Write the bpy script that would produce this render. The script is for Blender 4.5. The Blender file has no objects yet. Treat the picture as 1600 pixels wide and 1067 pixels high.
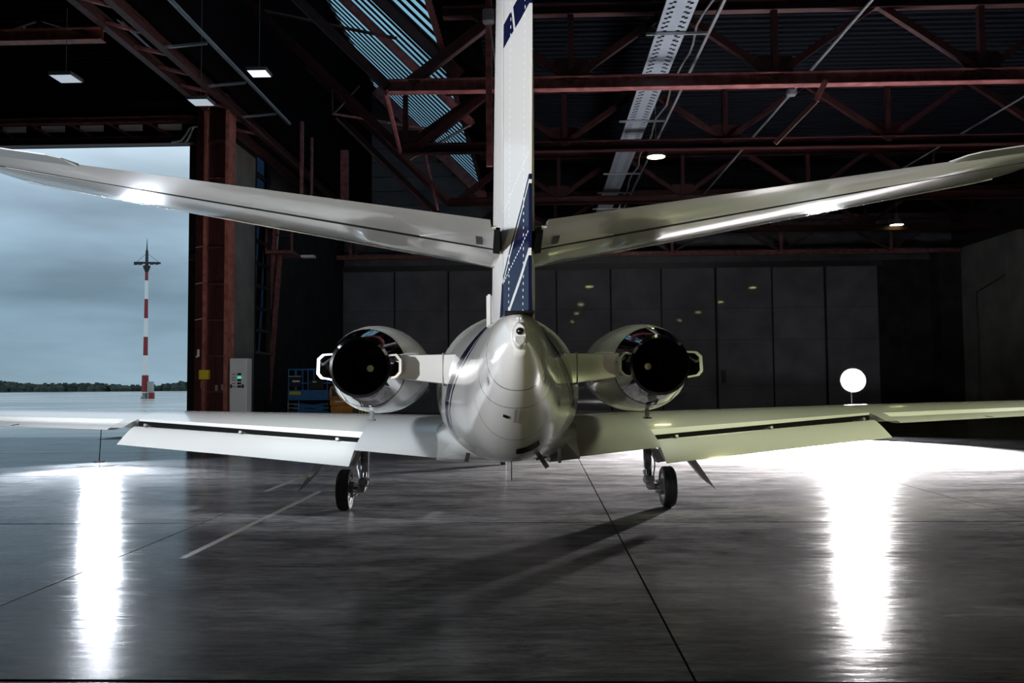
import bpy, bmesh, math, random
import numpy as np
from mathutils import Vector, Matrix
random.seed(7)
S = bpy.context.scene
COL = S.collection
PI = math.pi
R = math.radians

# ------------------------------------------------------------------ camera
F = 1318.0
CAM_H = 1.75
cam_d = bpy.data.cameras.new('camera')
cam_d.sensor_width = 36.0
cam_d.lens = 36.0 * F / 1600.0
cam_d.clip_end = 3000
cam = bpy.data.objects.new('camera', cam_d)
COL.objects.link(cam)
cam.matrix_world = Matrix.Translation((0, 0, CAM_H)) @ Matrix.Rotation(R(1.826), 4, 'Z') @ Matrix.Rotation(R(90 + 2.89), 4, 'X') @ Matrix.Rotation(R(-0.45), 4, 'Z')
S.camera = cam
S.view_settings.view_transform = 'Standard'
S.view_settings.look = 'None'
S.view_settings.exposure = 0.0
S.view_settings.gamma = 1.0
S.view_settings.use_curve_mapping = False
S.cycles.max_bounces = 8
S.cycles.diffuse_bounces = 3
S.cycles.glossy_bounces = 5
S.cycles.transparent_max_bounces = 12
S.cycles.sample_clamp_indirect = 6.0
S.cycles.caustics_reflective = False
S.cycles.caustics_refractive = False

# aircraft frame: local x = right, y = forward (nose), z = up; root on the floor between the main wheels
A_YAW = R(2.87)
A_LOC = Vector((0.13 * math.cos(A_YAW) - 12 * math.sin(A_YAW), 0.13 * math.sin(A_YAW) + 12 * math.cos(A_YAW), 0))
A_MAT = Matrix.Translation(A_LOC) @ Matrix.Rotation(A_YAW, 4, 'Z')
def L(v, u, zc):
    """aircraft point: v right of the centreline, u metres ahead of the tail datum, zc metres above eye height"""
    return Vector((v, u - 12.0, zc + CAM_H))

# ------------------------------------------------------------------ world: overcast sky, brighter towards the zenith
W = bpy.data.worlds.new('overcast_sky'); S.world = W; W.use_nodes = True
nt = W.node_tree; nt.nodes.clear()
out = nt.nodes.new('ShaderNodeOutputWorld'); bg = nt.nodes.new('ShaderNodeBackground')
tc = nt.nodes.new('ShaderNodeTexCoord'); mp = nt.nodes.new('ShaderNodeMapping')
mp.inputs['Scale'].default_value = (2.2, 2.2, 9.0)
nz = nt.nodes.new('ShaderNodeTexNoise'); nz.inputs['Scale'].default_value = 1.6; nz.inputs['Detail'].default_value = 4; nz.inputs['Roughness'].default_value = 0.5
sx = nt.nodes.new('ShaderNodeSeparateXYZ')
grad = nt.nodes.new('ShaderNodeValToRGB')
el = grad.color_ramp.elements
el[0].position = 0.0; el[0].color = (0.215, 0.315, 0.385, 1)
el[1].position = 0.40; el[1].color = (0.60, 0.74, 0.80, 1)
e = el.new(0.10); e.color = (0.20, 0.305, 0.39, 1)
e = el.new(0.20); e.color = (0.29, 0.40, 0.50, 1)
e = el.new(0.28); e.color = (0.52, 0.64, 0.73, 1)
cl = nt.nodes.new('ShaderNodeMapRange'); cl.inputs[1].default_value = 0.3; cl.inputs[2].default_value = 0.7; cl.inputs[3].default_value = 0.72; cl.inputs[4].default_value = 1.32
mul = nt.nodes.new('ShaderNodeVectorMath'); mul.operation = 'SCALE'
nt.links.new(tc.outputs['Generated'], mp.inputs[0]); nt.links.new(mp.outputs[0], nz.inputs[0])
nt.links.new(tc.outputs['Generated'], sx.inputs[0]); nt.links.new(sx.outputs['Z'], grad.inputs[0])
nt.links.new(nz.outputs[0], cl.inputs[0]); nt.links.new(grad.outputs[0], mul.inputs[0]); nt.links.new(cl.outputs[0], mul.inputs['Scale'])
nt.links.new(mul.outputs[0], bg.inputs[0]); bg.inputs[1].default_value = 1.15
nt.links.new(bg.outputs[0], out.inputs[0])

# ------------------------------------------------------------------ unseen photographers' lamps on tail and wings, then added fill lights
def aim(o, target):
    d = Vector(target) - o.location
    o.rotation_euler = d.to_track_quat('-Z', 'Y').to_euler()
def spot(name, loc, target, watt, col, angle, blend=0.5, rad=0.2):
    l = bpy.data.lights.new(name, 'SPOT'); l.energy = watt; l.color = col
    l.spot_size = R(angle); l.spot_blend = blend; l.shadow_soft_size = rad
    o = bpy.data.objects.new(name, l); COL.objects.link(o); o.location = loc; aim(o, target)
    return o
# (the cones are flattened by each light's y scale so that they miss the floor near the camera)
spot('spot_light_tail_left', (-7.0, -3.0, 2.9), (-0.4, 5.6, 2.75), 6500, (0.95, 0.96, 1.0), 44, 0.6, 0.25).scale = (1, 0.42, 1)
spot('spot_light_tail_low', (-1.6, -1.5, 0.7), (-1.2, 6.0, 2.6), 320, (1.0, 0.86, 0.58), 56, 0.6, 0.25).scale = (1, 0.48, 1)
spot('spot_light_tail_right', (5.0, -0.3, 0.7), (1.3, 5.6, 2.5), 240, (0.95, 1.0, 0.52), 56, 0.6, 0.25).scale = (1, 0.48, 1)
spot('spot_light_wing_left', (-6.4, 4.0, 5.6), (-4.1, 12.1, 1.3), 5200, (0.88, 0.93, 1.0), 62, 0.7, 0.3).scale = (1, 0.42, 1)
spot('spot_light_wing_right', (6.4, 4.0, 5.6), (4.3, 12.5, 1.3), 3000, (0.95, 1.0, 0.62), 62, 0.7, 0.3).scale = (1, 0.42, 1)
spot('fill_light_wing_root', (-3.3, 4.5, 1.8), (-1.7, 11.5, 1.22), 1100, (0.88, 0.93, 1.0), 40, 0.7, 0.2).scale = (1, 0.26, 1)  # added fill for the shadowed left wing root
spot('fill_light_engine_left', (-1.5, 2.5, 6.2), (-1.9, 9.4, 2.3), 1900, (0.93, 0.97, 0.90), 36, 0.7, 0.25).scale = (1, 0.34, 1)  # added fill to brighten the left cowl and pylon
spot('fill_light_engine_right', (2.2, 2.5, 6.2), (1.1, 9.6, 2.3), 1300, (0.94, 1.0, 0.74), 36, 0.7, 0.25).scale = (1, 0.34, 1)  # added fill to brighten the right cowl
spot('fill_light_column', (-5.5, 15.0, 1.6), (-10.8, 32.0, 4.6), 850, (1.0, 0.93, 0.86), 46, 0.8, 0.2)  # added fill for column, cabinet and platform; no lamp stands there
spot('fill_light_hangar_door', (1.2, 21.0, 1.0), (4.0, 52.0, 1.0), 2300, (1.0, 0.94, 0.90), 70, 0.8, 0.3)  # added fill to lift the dark sliding door, source invented
LAMP_R = 300.0     # radiance of the big flood lamp right of the aircraft
LAMP_L = 1000.0     # and of the one behind the left wing
# beams of those two floods, tipped towards the floor in front of them
spot('spot_light_flood_right', (10.1, 27.3, 1.95), (7.8, 23.2, -0.29), 1200000, (1.0, 0.96, 0.96), 90, 1.0, 0.25).scale = (1, 0.403, 1)
spot('spot_light_flood_left', (-10.1, 19.3, 0.92), (-8.6, 15.6, -0.45), 13000, (0.84, 0.91, 1.0), 88, 1.0, 0.15).scale = (1, 0.45, 1)

# ------------------------------------------------------------------ material helpers
class X:
    """tiny expression builder over math nodes"""
    def __init__(s, t, o): s.t, s.o = t, o
    def _m(s, op, b=None, c=None):
        n = s.t.nodes.new('ShaderNodeMath'); n.operation = op
        for i, v in enumerate((s, b, c)):
            if v is None: continue
            if isinstance(v, X): s.t.links.new(v.o, n.inputs[i])
            else: n.inputs[i].default_value = v
        return X(s.t, n.outputs[0])
    def __add__(s, b): return s._m('ADD', b)
    def __sub__(s, b): return s._m('SUBTRACT', b)
    def __mul__(s, b): return s._m('MULTIPLY', b)
    def abs(s): return s._m('ABSOLUTE')
    def gt(s, b): return s._m('GREATER_THAN', b)
    def fract(s): return s._m('FRACT')
    def lt(s, b): return s._m('LESS_THAN', b)
    def max(s, b): return s._m('MAXIMUM', b)
    def min(s, b): return s._m('MINIMUM', b)
def mat(name, col=(0.5, 0.5, 0.5), rough=0.5, metal=0.0, coat=0.0, spec=0.5, emit=None, strength=0.0):
    m = bpy.data.materials.new(name); m.use_nodes = True
    b = m.node_tree.nodes['Principled BSDF']
    b.inputs['Base Color'].default_value = (*col, 1); b.inputs['Roughness'].default_value = rough
    b.inputs['Metallic'].default_value = metal; b.inputs['Coat Weight'].default_value = coat
    b.inputs['Coat Roughness'].default_value = 0.04
    b.inputs['Specular IOR Level'].default_value = spec
    if emit:
        b.inputs['Emission Color'].default_value = (*emit, 1); b.inputs['Emission Strength'].default_value = strength
    return m
def node(m, t, **kw):
    n = m.node_tree.nodes.new(t)
    for k, v in kw.items(): n.inputs[k].default_value = v
    return n
def link(m, a, b): m.node_tree.links.new(a, b)
def bsdf(m): return m.node_tree.nodes['Principled BSDF']
def wear(m, c1, c2, scale=3.0, detail=6, lo=0.35, hi=0.65, stretch=(1, 1, 1), bump=0.0, rough=None, world=False):
    """noise-driven colour between c1 and c2"""
    co = node(m, 'ShaderNodeNewGeometry').outputs['Position'] if world else node(m, 'ShaderNodeTexCoord').outputs['Object']
    mp = node(m, 'ShaderNodeMapping', Scale=stretch); link(m, co, mp.inputs[0])
    n = node(m, 'ShaderNodeTexNoise', Scale=scale, Detail=detail); link(m, mp.outputs[0], n.inputs[0])
    mr = node(m, 'ShaderNodeMapRange'); mr.inputs[1].default_value = lo; mr.inputs[2].default_value = hi; link(m, n.outputs[0], mr.inputs[0])
    mx = node(m, 'ShaderNodeMix'); mx.data_type = 'RGBA'; mx.inputs[6].default_value = (*c1, 1); mx.inputs[7].default_value = (*c2, 1)
    link(m, mr.outputs[0], mx.inputs[0]); link(m, mx.outputs[2], bsdf(m).inputs['Base Color'])
    if rough:
        r2 = node(m, 'ShaderNodeMapRange'); r2.inputs[3].default_value = rough[0]; r2.inputs[4].default_value = rough[1]
        link(m, mr.outputs[0], r2.inputs[0]); link(m, r2.outputs[0], bsdf(m).inputs['Roughness'])
    if bump:
        bp = node(m, 'ShaderNodeBump', Strength=bump, Distance=0.02); link(m, n.outputs[0], bp.inputs['Height']); link(m, bp.outputs[0], bsdf(m).inputs['Normal'])
    return m

M = {}
M['white'] = mat('white_paint', (0.60, 0.60, 0.585), 0.16, 0, 0.6)
M['navy'] = mat('navy_paint', (0.012, 0.015, 0.045), 0.12, 0, 0.8)
M['chrome'] = mat('polished_metal', (0.86, 0.87, 0.89), 0.05, 1.0)
M['brushed'] = mat('brushed_aluminium', (0.62, 0.64, 0.68), 0.24, 1.0)
M['dark'] = mat('black_interior', (0.004, 0.004, 0.004), 0.8, 0, 0, 0.1)
M['rubber'] = wear(mat('tyre_rubber', (0.01, 0.01, 0.01), 0.7), (0.006, 0.006, 0.006), (0.016, 0.015, 0.015), 12)
M['gearmetal'] = wear(mat('gear_metal', (0.3, 0.3, 0.29), 0.4, 0.6), (0.12, 0.12, 0.12), (0.38, 0.37, 0.35), 9)
M['greypaint'] = mat('grey_paint', (0.30, 0.30, 0.29), 0.4)
M['hub'] = mat('hub_cone', (0.5, 0.46, 0.38), 0.5, 0.2)
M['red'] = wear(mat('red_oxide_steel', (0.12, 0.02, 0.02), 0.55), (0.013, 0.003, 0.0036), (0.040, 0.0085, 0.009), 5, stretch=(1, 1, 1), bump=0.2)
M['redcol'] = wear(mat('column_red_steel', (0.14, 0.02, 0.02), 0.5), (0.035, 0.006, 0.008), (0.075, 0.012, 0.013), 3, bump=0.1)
M['redlit'] = wear(mat('lit_red_steel', (0.3, 0.12, 0.1), 0.45), (0.085, 0.020, 0.022), (0.20, 0.075, 0.075), 4)  # lit copy of the red steel, brightness put into the colour
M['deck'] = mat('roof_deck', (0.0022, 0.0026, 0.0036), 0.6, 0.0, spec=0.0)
M['deck_edge_lit'] = mat('roof_deck_lit_edge', (0.11, 0.14, 0.19), 0.5, 0.0, spec=0.2)  # rib lips painted pale blue: lit edge lines put into the colour
M['redshade'] = wear(mat('shaded_red_steel', (0.01, 0.002, 0.002), 0.6, spec=0.1), (0.004, 0.001, 0.0012), (0.013, 0.0028, 0.003), 5)  # shaded copy of the red steel, the rear trusses' gloom painted in
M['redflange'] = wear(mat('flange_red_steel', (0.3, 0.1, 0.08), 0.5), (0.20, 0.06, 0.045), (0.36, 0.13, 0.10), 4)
M['darkwall'] = wear(mat('dark_wall', (0.02, 0.02, 0.022), 0.7, spec=0.05), (0.009, 0.009, 0.0105), (0.018, 0.0185, 0.021), 1.2)
M['blackwall'] = mat('black_sheeting', (0.002, 0.002, 0.0025), 0.8, spec=0.0)
M['siding'] = wear(mat('siding', (0.05, 0.06, 0.07), 0.5), (0.02, 0.024, 0.03), (0.04, 0.045, 0.052), 1.0)
M['greywall'] = wear(mat('grey_wall', (0.16, 0.16, 0.155), 0.6), (0.12, 0.12, 0.118), (0.19, 0.19, 0.18), 0.8)
M['doorpanel'] = wear(mat('door_panel', (0.1, 0.1, 0.105), 0.035), (0.088, 0.088, 0.102), (0.125, 0.125, 0.142), 0.6)
M['tray'] = mat('galvanised_tray', (0.30, 0.35, 0.41), 0.5, 0.2)
M['pipe'] = mat('galvanised_pipe', (0.5, 0.52, 0.56), 0.35, 0.7)
M['blue'] = wear(mat('blue_paint', (0.01, 0.06, 0.16), 0.4), (0.02, 0.13, 0.36), (0.035, 0.19, 0.48), 4)
M['orange'] = wear(mat('orange_paint', (0.55, 0.22, 0.01), 0.4), (0.45, 0.17, 0.01), (0.62, 0.27, 0.015), 5)
M['yellow'] = mat('yellow_decal', (0.7, 0.55, 0.03), 0.5)
M['whiteplate'] = mat('white_plate', (0.75, 0.76, 0.78), 0.4)
M['cabinet'] = mat('cabinet_grey', (0.74, 0.78, 0.80), 0.4)
M['black'] = mat('black_plastic', (0.01, 0.01, 0.011), 0.4)
M['green'] = mat('green_indicator', (0.05, 0.5, 0.3), 0.4, emit=(0.1, 1.0, 0.6), strength=0.6)
M['mastred'] = mat('mast_red', (0.22, 0.012, 0.015), 0.5)
M['mastwhite'] = mat('mast_white', (0.75, 0.75, 0.76), 0.5)
M['tree'] = wear(mat('tree_foliage', (0.02, 0.035, 0.03), 0.9), (0.010, 0.018, 0.016), (0.035, 0.05, 0.045), 0.4)
M['lamp_r'] = mat('flood_lens', (0.9, 0.9, 0.9), 0.3, emit=(0.90, 0.95, 1.0), strength=LAMP_R)
M['lamp_l'] = mat('flood_lens_cool', (0.9, 0.9, 0.9), 0.3, emit=(0.82, 0.90, 1.0), strength=LAMP_L)
M['hid'] = mat('discharge_lamp', (0.9, 0.9, 0.8), 0.3, emit=(1.0, 0.95, 0.42), strength=17.0)
M['panel_lit'] = mat('lamp_panel', (0.8, 0.85, 0.9), 0.4, emit=(0.75, 0.87, 1.0), strength=0.45)
M['panel_warm'] = mat('lamp_panel_bright', (0.9, 0.9, 0.9), 0.4, emit=(0.95, 1.0, 1.0), strength=1.0)
M['lensblack'] = mat('black_lens', (0.005, 0.005, 0.006), 0.05, coat=1.0)
M['rail'] = mat('handrail', (0.10, 0.10, 0.11), 0.5, 0.3)
M['mark'] = wear(mat('faded_yellow_paint', (0.30, 0.24, 0.09), 0.5), (0.085, 0.08, 0.07), (0.15, 0.115, 0.045), 2.5, lo=0.45, hi=0.65)

# glass / translucent sheet of the roof light: tinted transparency plus a glossy face
m = bpy.data.materials.new('roof_light_sheet'); m.use_nodes = True; t = m.node_tree; t.nodes.clear()
o_ = t.nodes.new('ShaderNodeOutputMaterial'); mx = t.nodes.new('ShaderNodeMixShader'); tr = t.nodes.new('ShaderNodeBsdfTransparent'); gl = t.nodes.new('ShaderNodeBsdfGlossy')
tr.inputs[0].default_value = (0.50, 0.66, 0.74, 1); gl.inputs['Roughness'].default_value = 0.25; mx.inputs[0].default_value = 0.06
t.links.new(tr.outputs[0], mx.inputs[1]); t.links.new(gl.outputs[0], mx.inputs[2]); t.links.new(mx.outputs[0], o_.inputs[0])
M['sheet'] = m
m = m.copy(); m.name = 'window_pane'; [n for n in m.node_tree.nodes if n.type == 'BSDF_TRANSPARENT'][0].inputs[0].default_value = (0.10, 0.15, 0.20, 1); M['pane'] = m

# polished concrete
m = mat('polished_concrete', (0.1, 0.1, 0.1), 0.3, spec=0.03); M['concrete'] = m
co = node(m, 'ShaderNodeNewGeometry').outputs['Position']
mpA = node(m, 'ShaderNodeMapping', Scale=(0.55, 1.6, 1)); mpA.inputs['Rotation'].default_value = (0, 0, 0.12); link(m, co, mpA.inputs[0])
n1 = node(m, 'ShaderNodeTexNoise', Scale=1.1, Detail=9, Roughness=0.66, Distortion=0.5); link(m, mpA.outputs[0], n1.inputs[0])
mpB = node(m, 'ShaderNodeMapping', Scale=(1.0, 5.0, 1)); mpB.inputs['Rotation'].default_value = (0, 0, -0.15); link(m, co, mpB.inputs[0])
n2 = node(m, 'ShaderNodeTexNoise', Scale=2.6, Detail=10, Roughness=0.72, Distortion=0.9); link(m, mpB.outputs[0], n2.inputs[0])
n3 = node(m, 'ShaderNodeTexNoise', Scale=42.0, Detail=5, Roughness=0.7); link(m, co, n3.inputs[0])
mxn = node(m, 'ShaderNodeMath'); mxn.operation = 'MULTIPLY'; link(m, n1.outputs[0], mxn.inputs[0]); link(m, n2.outputs[0], mxn.inputs[1])
mr = node(m, 'ShaderNodeMapRange'); mr.inputs[1].default_value = 0.13; mr.inputs[2].default_value = 0.40; link(m, mxn.outputs[0], mr.inputs[0])
cr = node(m, 'ShaderNodeValToRGB'); cr.color_ramp.elements[0].color = (0.032, 0.031, 0.032, 1); cr.color_ramp.elements[1].color = (0.27, 0.265, 0.27, 1)
link(m, mr.outputs[0], cr.inputs[0])
sp = node(m, 'ShaderNodeMapRange'); sp.inputs[1].default_value = 0.30; sp.inputs[2].default_value = 0.42; link(m, n3.outputs[0], sp.inputs[0])
mm = node(m, 'ShaderNodeMix'); mm.data_type = 'RGBA'; mm.blend_type = 'MULTIPLY'; mm.inputs[0].default_value = 0.6
link(m, cr.outputs[0], mm.inputs[6]); link(m, sp.outputs[0], mm.inputs[7]); link(m, mm.outputs[2], bsdf(m).inputs['Base Color'])
rr = node(m, 'ShaderNodeMapRange'); rr.inputs[3].default_value = 0.18; rr.inputs[4].default_value = 0.08; link(m, mr.outputs[0], rr.inputs[0]); link(m, rr.outputs[0], bsdf(m).inputs['Roughness'])
ad = node(m, 'ShaderNodeMath'); ad.operation = 'MULTIPLY_ADD'; ad.inputs[1].default_value = 0.35; link(m, n3.outputs[0], ad.inputs[0]); link(m, n2.outputs[0], ad.inputs[2])
bp = node(m, 'ShaderNodeBump', Strength=0.25, Distance=0.005); link(m, ad.outputs[0], bp.inputs['Height']); link(m, bp.outputs[0], bsdf(m).inputs['Normal'])
M['joint'] = mat('joint_filler', (0.006, 0.006, 0.006), 0.8)
m = mat('wet_apron', (0.35, 0.36, 0.37), 0.16); M['apron'] = m
wear(m, (0.30, 0.31, 0.32), (0.55, 0.56, 0.58), 0.15, stretch=(0.3, 1, 1), rough=(0.10, 0.30), world=True)

# livery: white paint with navy sweeps, decided by the aircraft's own coordinates (y along it, z up)
def livery(name, navy_fn, gloss=1.0, dots=None, white=(0.60, 0.60, 0.585), lines=None):
    m = mat(name, white, 0.16 if gloss == 1 else 0.4, 0, 0.25)
    t = m.node_tree
    tcn = node(m, 'ShaderNodeTexCoord'); s = node(m, 'ShaderNodeSeparateXYZ'); link(m, tcn.outputs['Object'], s.inputs[0])
    xx = X(t, s.outputs['X']); yy = X(t, s.outputs['Y']) + 12.0; zz = X(t, s.outputs['Z']) - CAM_H
    mask = navy_fn(xx, yy, zz)
    mx = node(m, 'ShaderNodeMix'); mx.data_type = 'RGBA'; mx.inputs[6].default_value = (*white, 1); mx.inputs[7].default_value = (0.006, 0.008, 0.032, 1)
    link(m, mask.o, mx.inputs[0]); last = mx.outputs[2]
    if lines:
        ln = lines(xx, yy, zz)
        m2 = node(m, 'ShaderNodeMix'); m2.data_type = 'RGBA'; m2.inputs[7].default_value = (0.06, 0.06, 0.06, 1)
        link(m, ln.o, m2.inputs[0]); link(m, last, m2.inputs[6]); last = m2.outputs[2]
    if dots:
        dn = dots(xx, yy, zz)
        m3 = node(m, 'ShaderNodeMix'); m3.data_type = 'RGBA'; m3.inputs[7].default_value = (0.75, 0.76, 0.8, 1)
        link(m, dn.o, m3.inputs[0]); link(m, last, m3.inputs[6]); last = m3.outputs[2]
    link(m, last, bsdf(m).inputs['Base Color'])
    inv = mask * -1.0 + 1.0
    link(m, (inv * (0.25 if gloss == 1 else 0.0)).o, bsdf(m).inputs['Coat Weight']); link(m, (inv * (0.4 * gloss) + 0.1).o, bsdf(m).inputs['Specular IOR Level'])
    return m
def rud(x, u, z):
    l1 = (u - 5.2) * -0.723 + 0.72
    l2 = (u - 5.2) * -0.62 + 0.454
    n = (l1 - z).gt(0.0)
    s2 = (z - l2).abs().gt(0.016)
    s1 = (z - l1 + 0.03).abs().gt(0.008)
    t1 = (z + (u - 4.6) * 0.1 - 2.03).abs().lt(0.06) * (u - 4.60).abs().gt(0.015)
    return (n * s2 * s1).max(t1)
def finl(x, u, z):
    l1 = (u - 5.2) * -0.723 + 0.72
    return (l1 - z).gt(0.0)
def fusl(x, u, z):
    q = z + (u - 7.1) * 0.48 - 0.43
    band = q.abs().lt(0.09)
    thin = (q + 0.155).abs().lt(0.026)
    return (band.max(thin)) * (u.lt(9.2)) * (u.gt(6.0))
def fuslines(x, u, z):
    a = (u - x * x * 5.5 - 5.2).abs().lt(0.006)
    b = (u - x * x * 5.5 - 5.5).abs().lt(0.006)
    c = (u - 6.25).abs().lt(0.006) * z.lt(-0.1)
    d = (z + 0.15 - (u - 8.07) * 0.53).abs().lt(0.005) * u.gt(7.3) * u.lt(8.4)
    return a.max(b).max(c).max(d) * 0.8
def rivets(x, u, z):
    a = ((u - 4.88) + (z - 0.6) * 0.34).abs().lt(0.006) * (z * 26.0).fract().lt(0.4)
    b = ((u - 5.16) + (z - 0.6) * 0.36).abs().lt(0.006) * (z * 26.0).fract().lt(0.4)
    l1 = (z + (u - 5.2) * 0.40 - 0.66).abs().lt(0.005)
    l3 = (z + (u - 5.2) * 0.40 - 1.02).abs().lt(0.005)
    return a.max(b).max((l1.max(l3)) * (u * 30.0).fract().lt(0.5))
M['rudder'] = livery('rudder_livery', rud, dots=rivets)
M['fin'] = livery('fin_livery', finl, gloss=0.3)
M['fuselage'] = livery('fuselage_livery', fusl, lines=fuslines)

# ------------------------------------------------------------------ mesh helpers
class MB:
    def __init__(s): s.v, s.f = [], []
    def add(s, vs, fs):
        b = len(s.v); s.v += [tuple(p) for p in vs]; s.f += [tuple(i + b for i in f) for f in fs]; return s
    def box(s, c, d, mtx=None):
        x, y, z = d[0] / 2, d[1] / 2, d[2] / 2
        vs = [Vector((c[0] + i * x, c[1] + j * y, c[2] + k * z)) for i in (-1, 1) for j in (-1, 1) for k in (-1, 1)]
        if mtx: vs = [mtx @ p for p in vs]
        return s.add(vs, [(0, 1, 3, 2), (4, 6, 7, 5), (0, 4, 5, 1), (2, 3, 7, 6), (0, 2, 6, 4), (1, 5, 7, 3)])
    def bx(s, a, b):
        return s.box([(a[i] + b[i]) / 2 for i in range(3)], [abs(b[i] - a[i]) for i in range(3)])
    def bar(s, p, q, w, h, up=(0, 0, 1)):
        p, q = Vector(p), Vector(q); d = (q - p).normalized(); up = Vector(up)
        if abs(d.dot(up)) > 0.98: up = Vector((0, 1, 0))
        x = d.cross(up).normalized(); z = x.cross(d)
        vs = [e + x * (i * w / 2) + z * (j * h / 2) for e in (p, q) for i, j in ((-1, -1), (1, -1), (1, 1), (-1, 1))]
        return s.add(vs, [(0, 1, 2, 3), (7, 6, 5, 4), (0, 4, 5, 1), (1, 5, 6, 2), (2, 6, 7, 3), (3, 7, 4, 0)])
    def ibeam(s, p, q, w, h, t=0.025, up=(0, 0, 1)):
        p, q = Vector(p), Vector(q); d = (q - p).normalized(); u = Vector(up)
        x = d.cross(u).normalized(); z = x.cross(d)
        s.bar(p, q, t, h - t, up); o = z * (h / 2 - t / 2)
        s.bar(p + o, q + o, w, t, up); s.bar(p - o, q - o, w, t, up); return s
    def tube(s, pts, r, n=8, cap=True):
        pts = [Vector(p) for p in pts]; rings = []
        for i, p in enumerate(pts):
            a = pts[max(i - 1, 0)]; b = pts[min(i + 1, len(pts) - 1)]; d = (b - a).normalized()
            up = Vector((0, 0, 1)) if abs(d.z) < 0.95 else Vector((0, 1, 0))
            x = d.cross(up).normalized(); z = x.cross(d)
            rr = r[i] if isinstance(r, (list, tuple)) else r
            rings.append([p + (x * math.cos(2 * PI * k / n) + z * math.sin(2 * PI * k / n)) * rr for k in range(n)])
        return s.loft(rings, True, cap, cap)
    def loft(s, rings, closed=True, cap0=True, cap1=True):
        n = len(rings[0]); vs = [p for r in rings for p in r]; fs = []
        for i in range(len(rings) - 1):
            for k in range(n if closed else n - 1):
                a = i * n + k; b = i * n + (k + 1) % n
                fs.append((a, b, b + n, a + n))
        if cap0: fs.append(tuple(range(n - 1, -1, -1)))
        if cap1: fs.append(tuple(range((len(rings) - 1) * n, len(rings) * n)))
        return s.add(vs, fs)
    def lathe(s, prof, axis_pt, axis=(0, 1, 0), n=48, cap0=False, cap1=False):
        ax = Vector(axis).normalized(); up = Vector((0, 0, 1)) if abs(ax.z) < 0.9 else Vector((1, 0, 0))
        x = ax.cross(up).normalized(); z = x.cross(ax); c = Vector(axis_pt)
        rings = [[c + ax * t + (x * math.cos(2 * PI * k / n) + z * math.sin(2 * PI * k / n)) * r for k in range(n)] for t, r in prof]
        return s.loft(rings, True, cap0, cap1)
    def prism(s, poly, d):
        n = len(poly); d = Vector(d); a = [Vector(p) for p in poly]; b = [p + d for p in a]
        return s.loft([a, b], True, True, True)
    def build(s, name, m, parent=None, smooth=False, bevel=0.0, angle=40, kind=None, label=None):
        me = bpy.data.meshes.new(name); me.from_pydata(s.v, [], s.f)
        bm = bmesh.new(); bm.from_mesh(me); bmesh.ops.recalc_face_normals(bm, faces=bm.faces)
        if bevel: bmesh.ops.bevel(bm, geom=bm.edges, offset=bevel, segments=2, affect='EDGES', clamp_overlap=True)
        if smooth:
            for f in bm.faces: f.smooth = True
            for e_ in bm.edges:
                if len(e_.link_faces) == 2 and e_.calc_face_angle(0) > R(angle): e_.smooth = False
        bm.to_mesh(me); bm.free(); me.update()
        me.materials.append(m)
        o = bpy.data.objects.new(name, me); COL.objects.link(o)
        if parent: o.parent = parent
        if kind: o['kind'] = kind
        if label: o['label'] = label
        return o
def empty(name, loc, label, cat, group=None, rz=0):
    o = bpy.data.objects.new(name, None); COL.objects.link(o); o.location = loc; o.rotation_euler = (0, 0, rz)
    o.empty_display_size = 0.3
    o['label'] = label; o['category'] = cat
    if group: o['group'] = group
    return o
def tag(o, label, cat, group=None):
    o['label'] = label; o['category'] = cat
    if group: o['group'] = group
    return o
def copy_tree(o, parent=None):
    c = o.copy(); COL.objects.link(c)
    if parent: c.parent = parent
    for ch in list(o.children): copy_tree(ch, c)
    return c
PHOTO_VIEW = cam.matrix_world.to_3x3()
def at(px, py, Y):
    """world point at depth Y whose direction from the eye passes pixel px, py (used to measure the hangar)"""
    d = PHOTO_VIEW @ Vector((px - 800, 533.5 - py, -F))
    return Vector((0, 0, CAM_H)) + d * (Y / d.y)

# ------------------------------------------------------------------ hangar shell
YB = 52.0; XR = 25.3; XL = -12.2; YD = 29.6
DECK = CAM_H + 10.3
# floor: dark bed with polished concrete slabs
fl = MB().bx((-32, -14, -0.3), (XR, YD, -0.012)).bx((XL, YD, -0.3), (XR, YB, -0.012)).build('floor', M['joint'], kind='structure')
xs = [0.90 + 5.25 * k for k in range(-7, 6)]; xs[0] = -32; xs[-1] = XR
ys = [5.05 + 5.72 * k for k in range(-4, 9)]; ys[0] = -14; ys[-1] = YB
g = 0.009
for i in range(len(xs) - 1):
    for j in range(len(ys) - 1):
        x0, x1, y0, y1 = xs[i] + g, xs[i + 1] - g, ys[j] + g * 2.6, ys[j + 1] - g * 2.6
        if y0 >= YD - 0.5 and x1 < XL: continue
        if y1 > YD and x1 < XL: y1 = YD
        if y1 > YD and x0 < XL:
            if y0 >= YD - 3: x0 = XL
        MB().bx((x0, y0, -0.02), (x1, y1, 0.0)).build('slab', M['concrete'], fl)
for a, b in (((-3.70, 8.6), (-3.62, 14.0)), ((-4.62, 14.0), (-4.52, 19.0))):
    MB().bx((a[0], a[1], -0.001), (b[0], b[1], 0.0012)).build('marking_line', M['mark'], fl)

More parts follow.
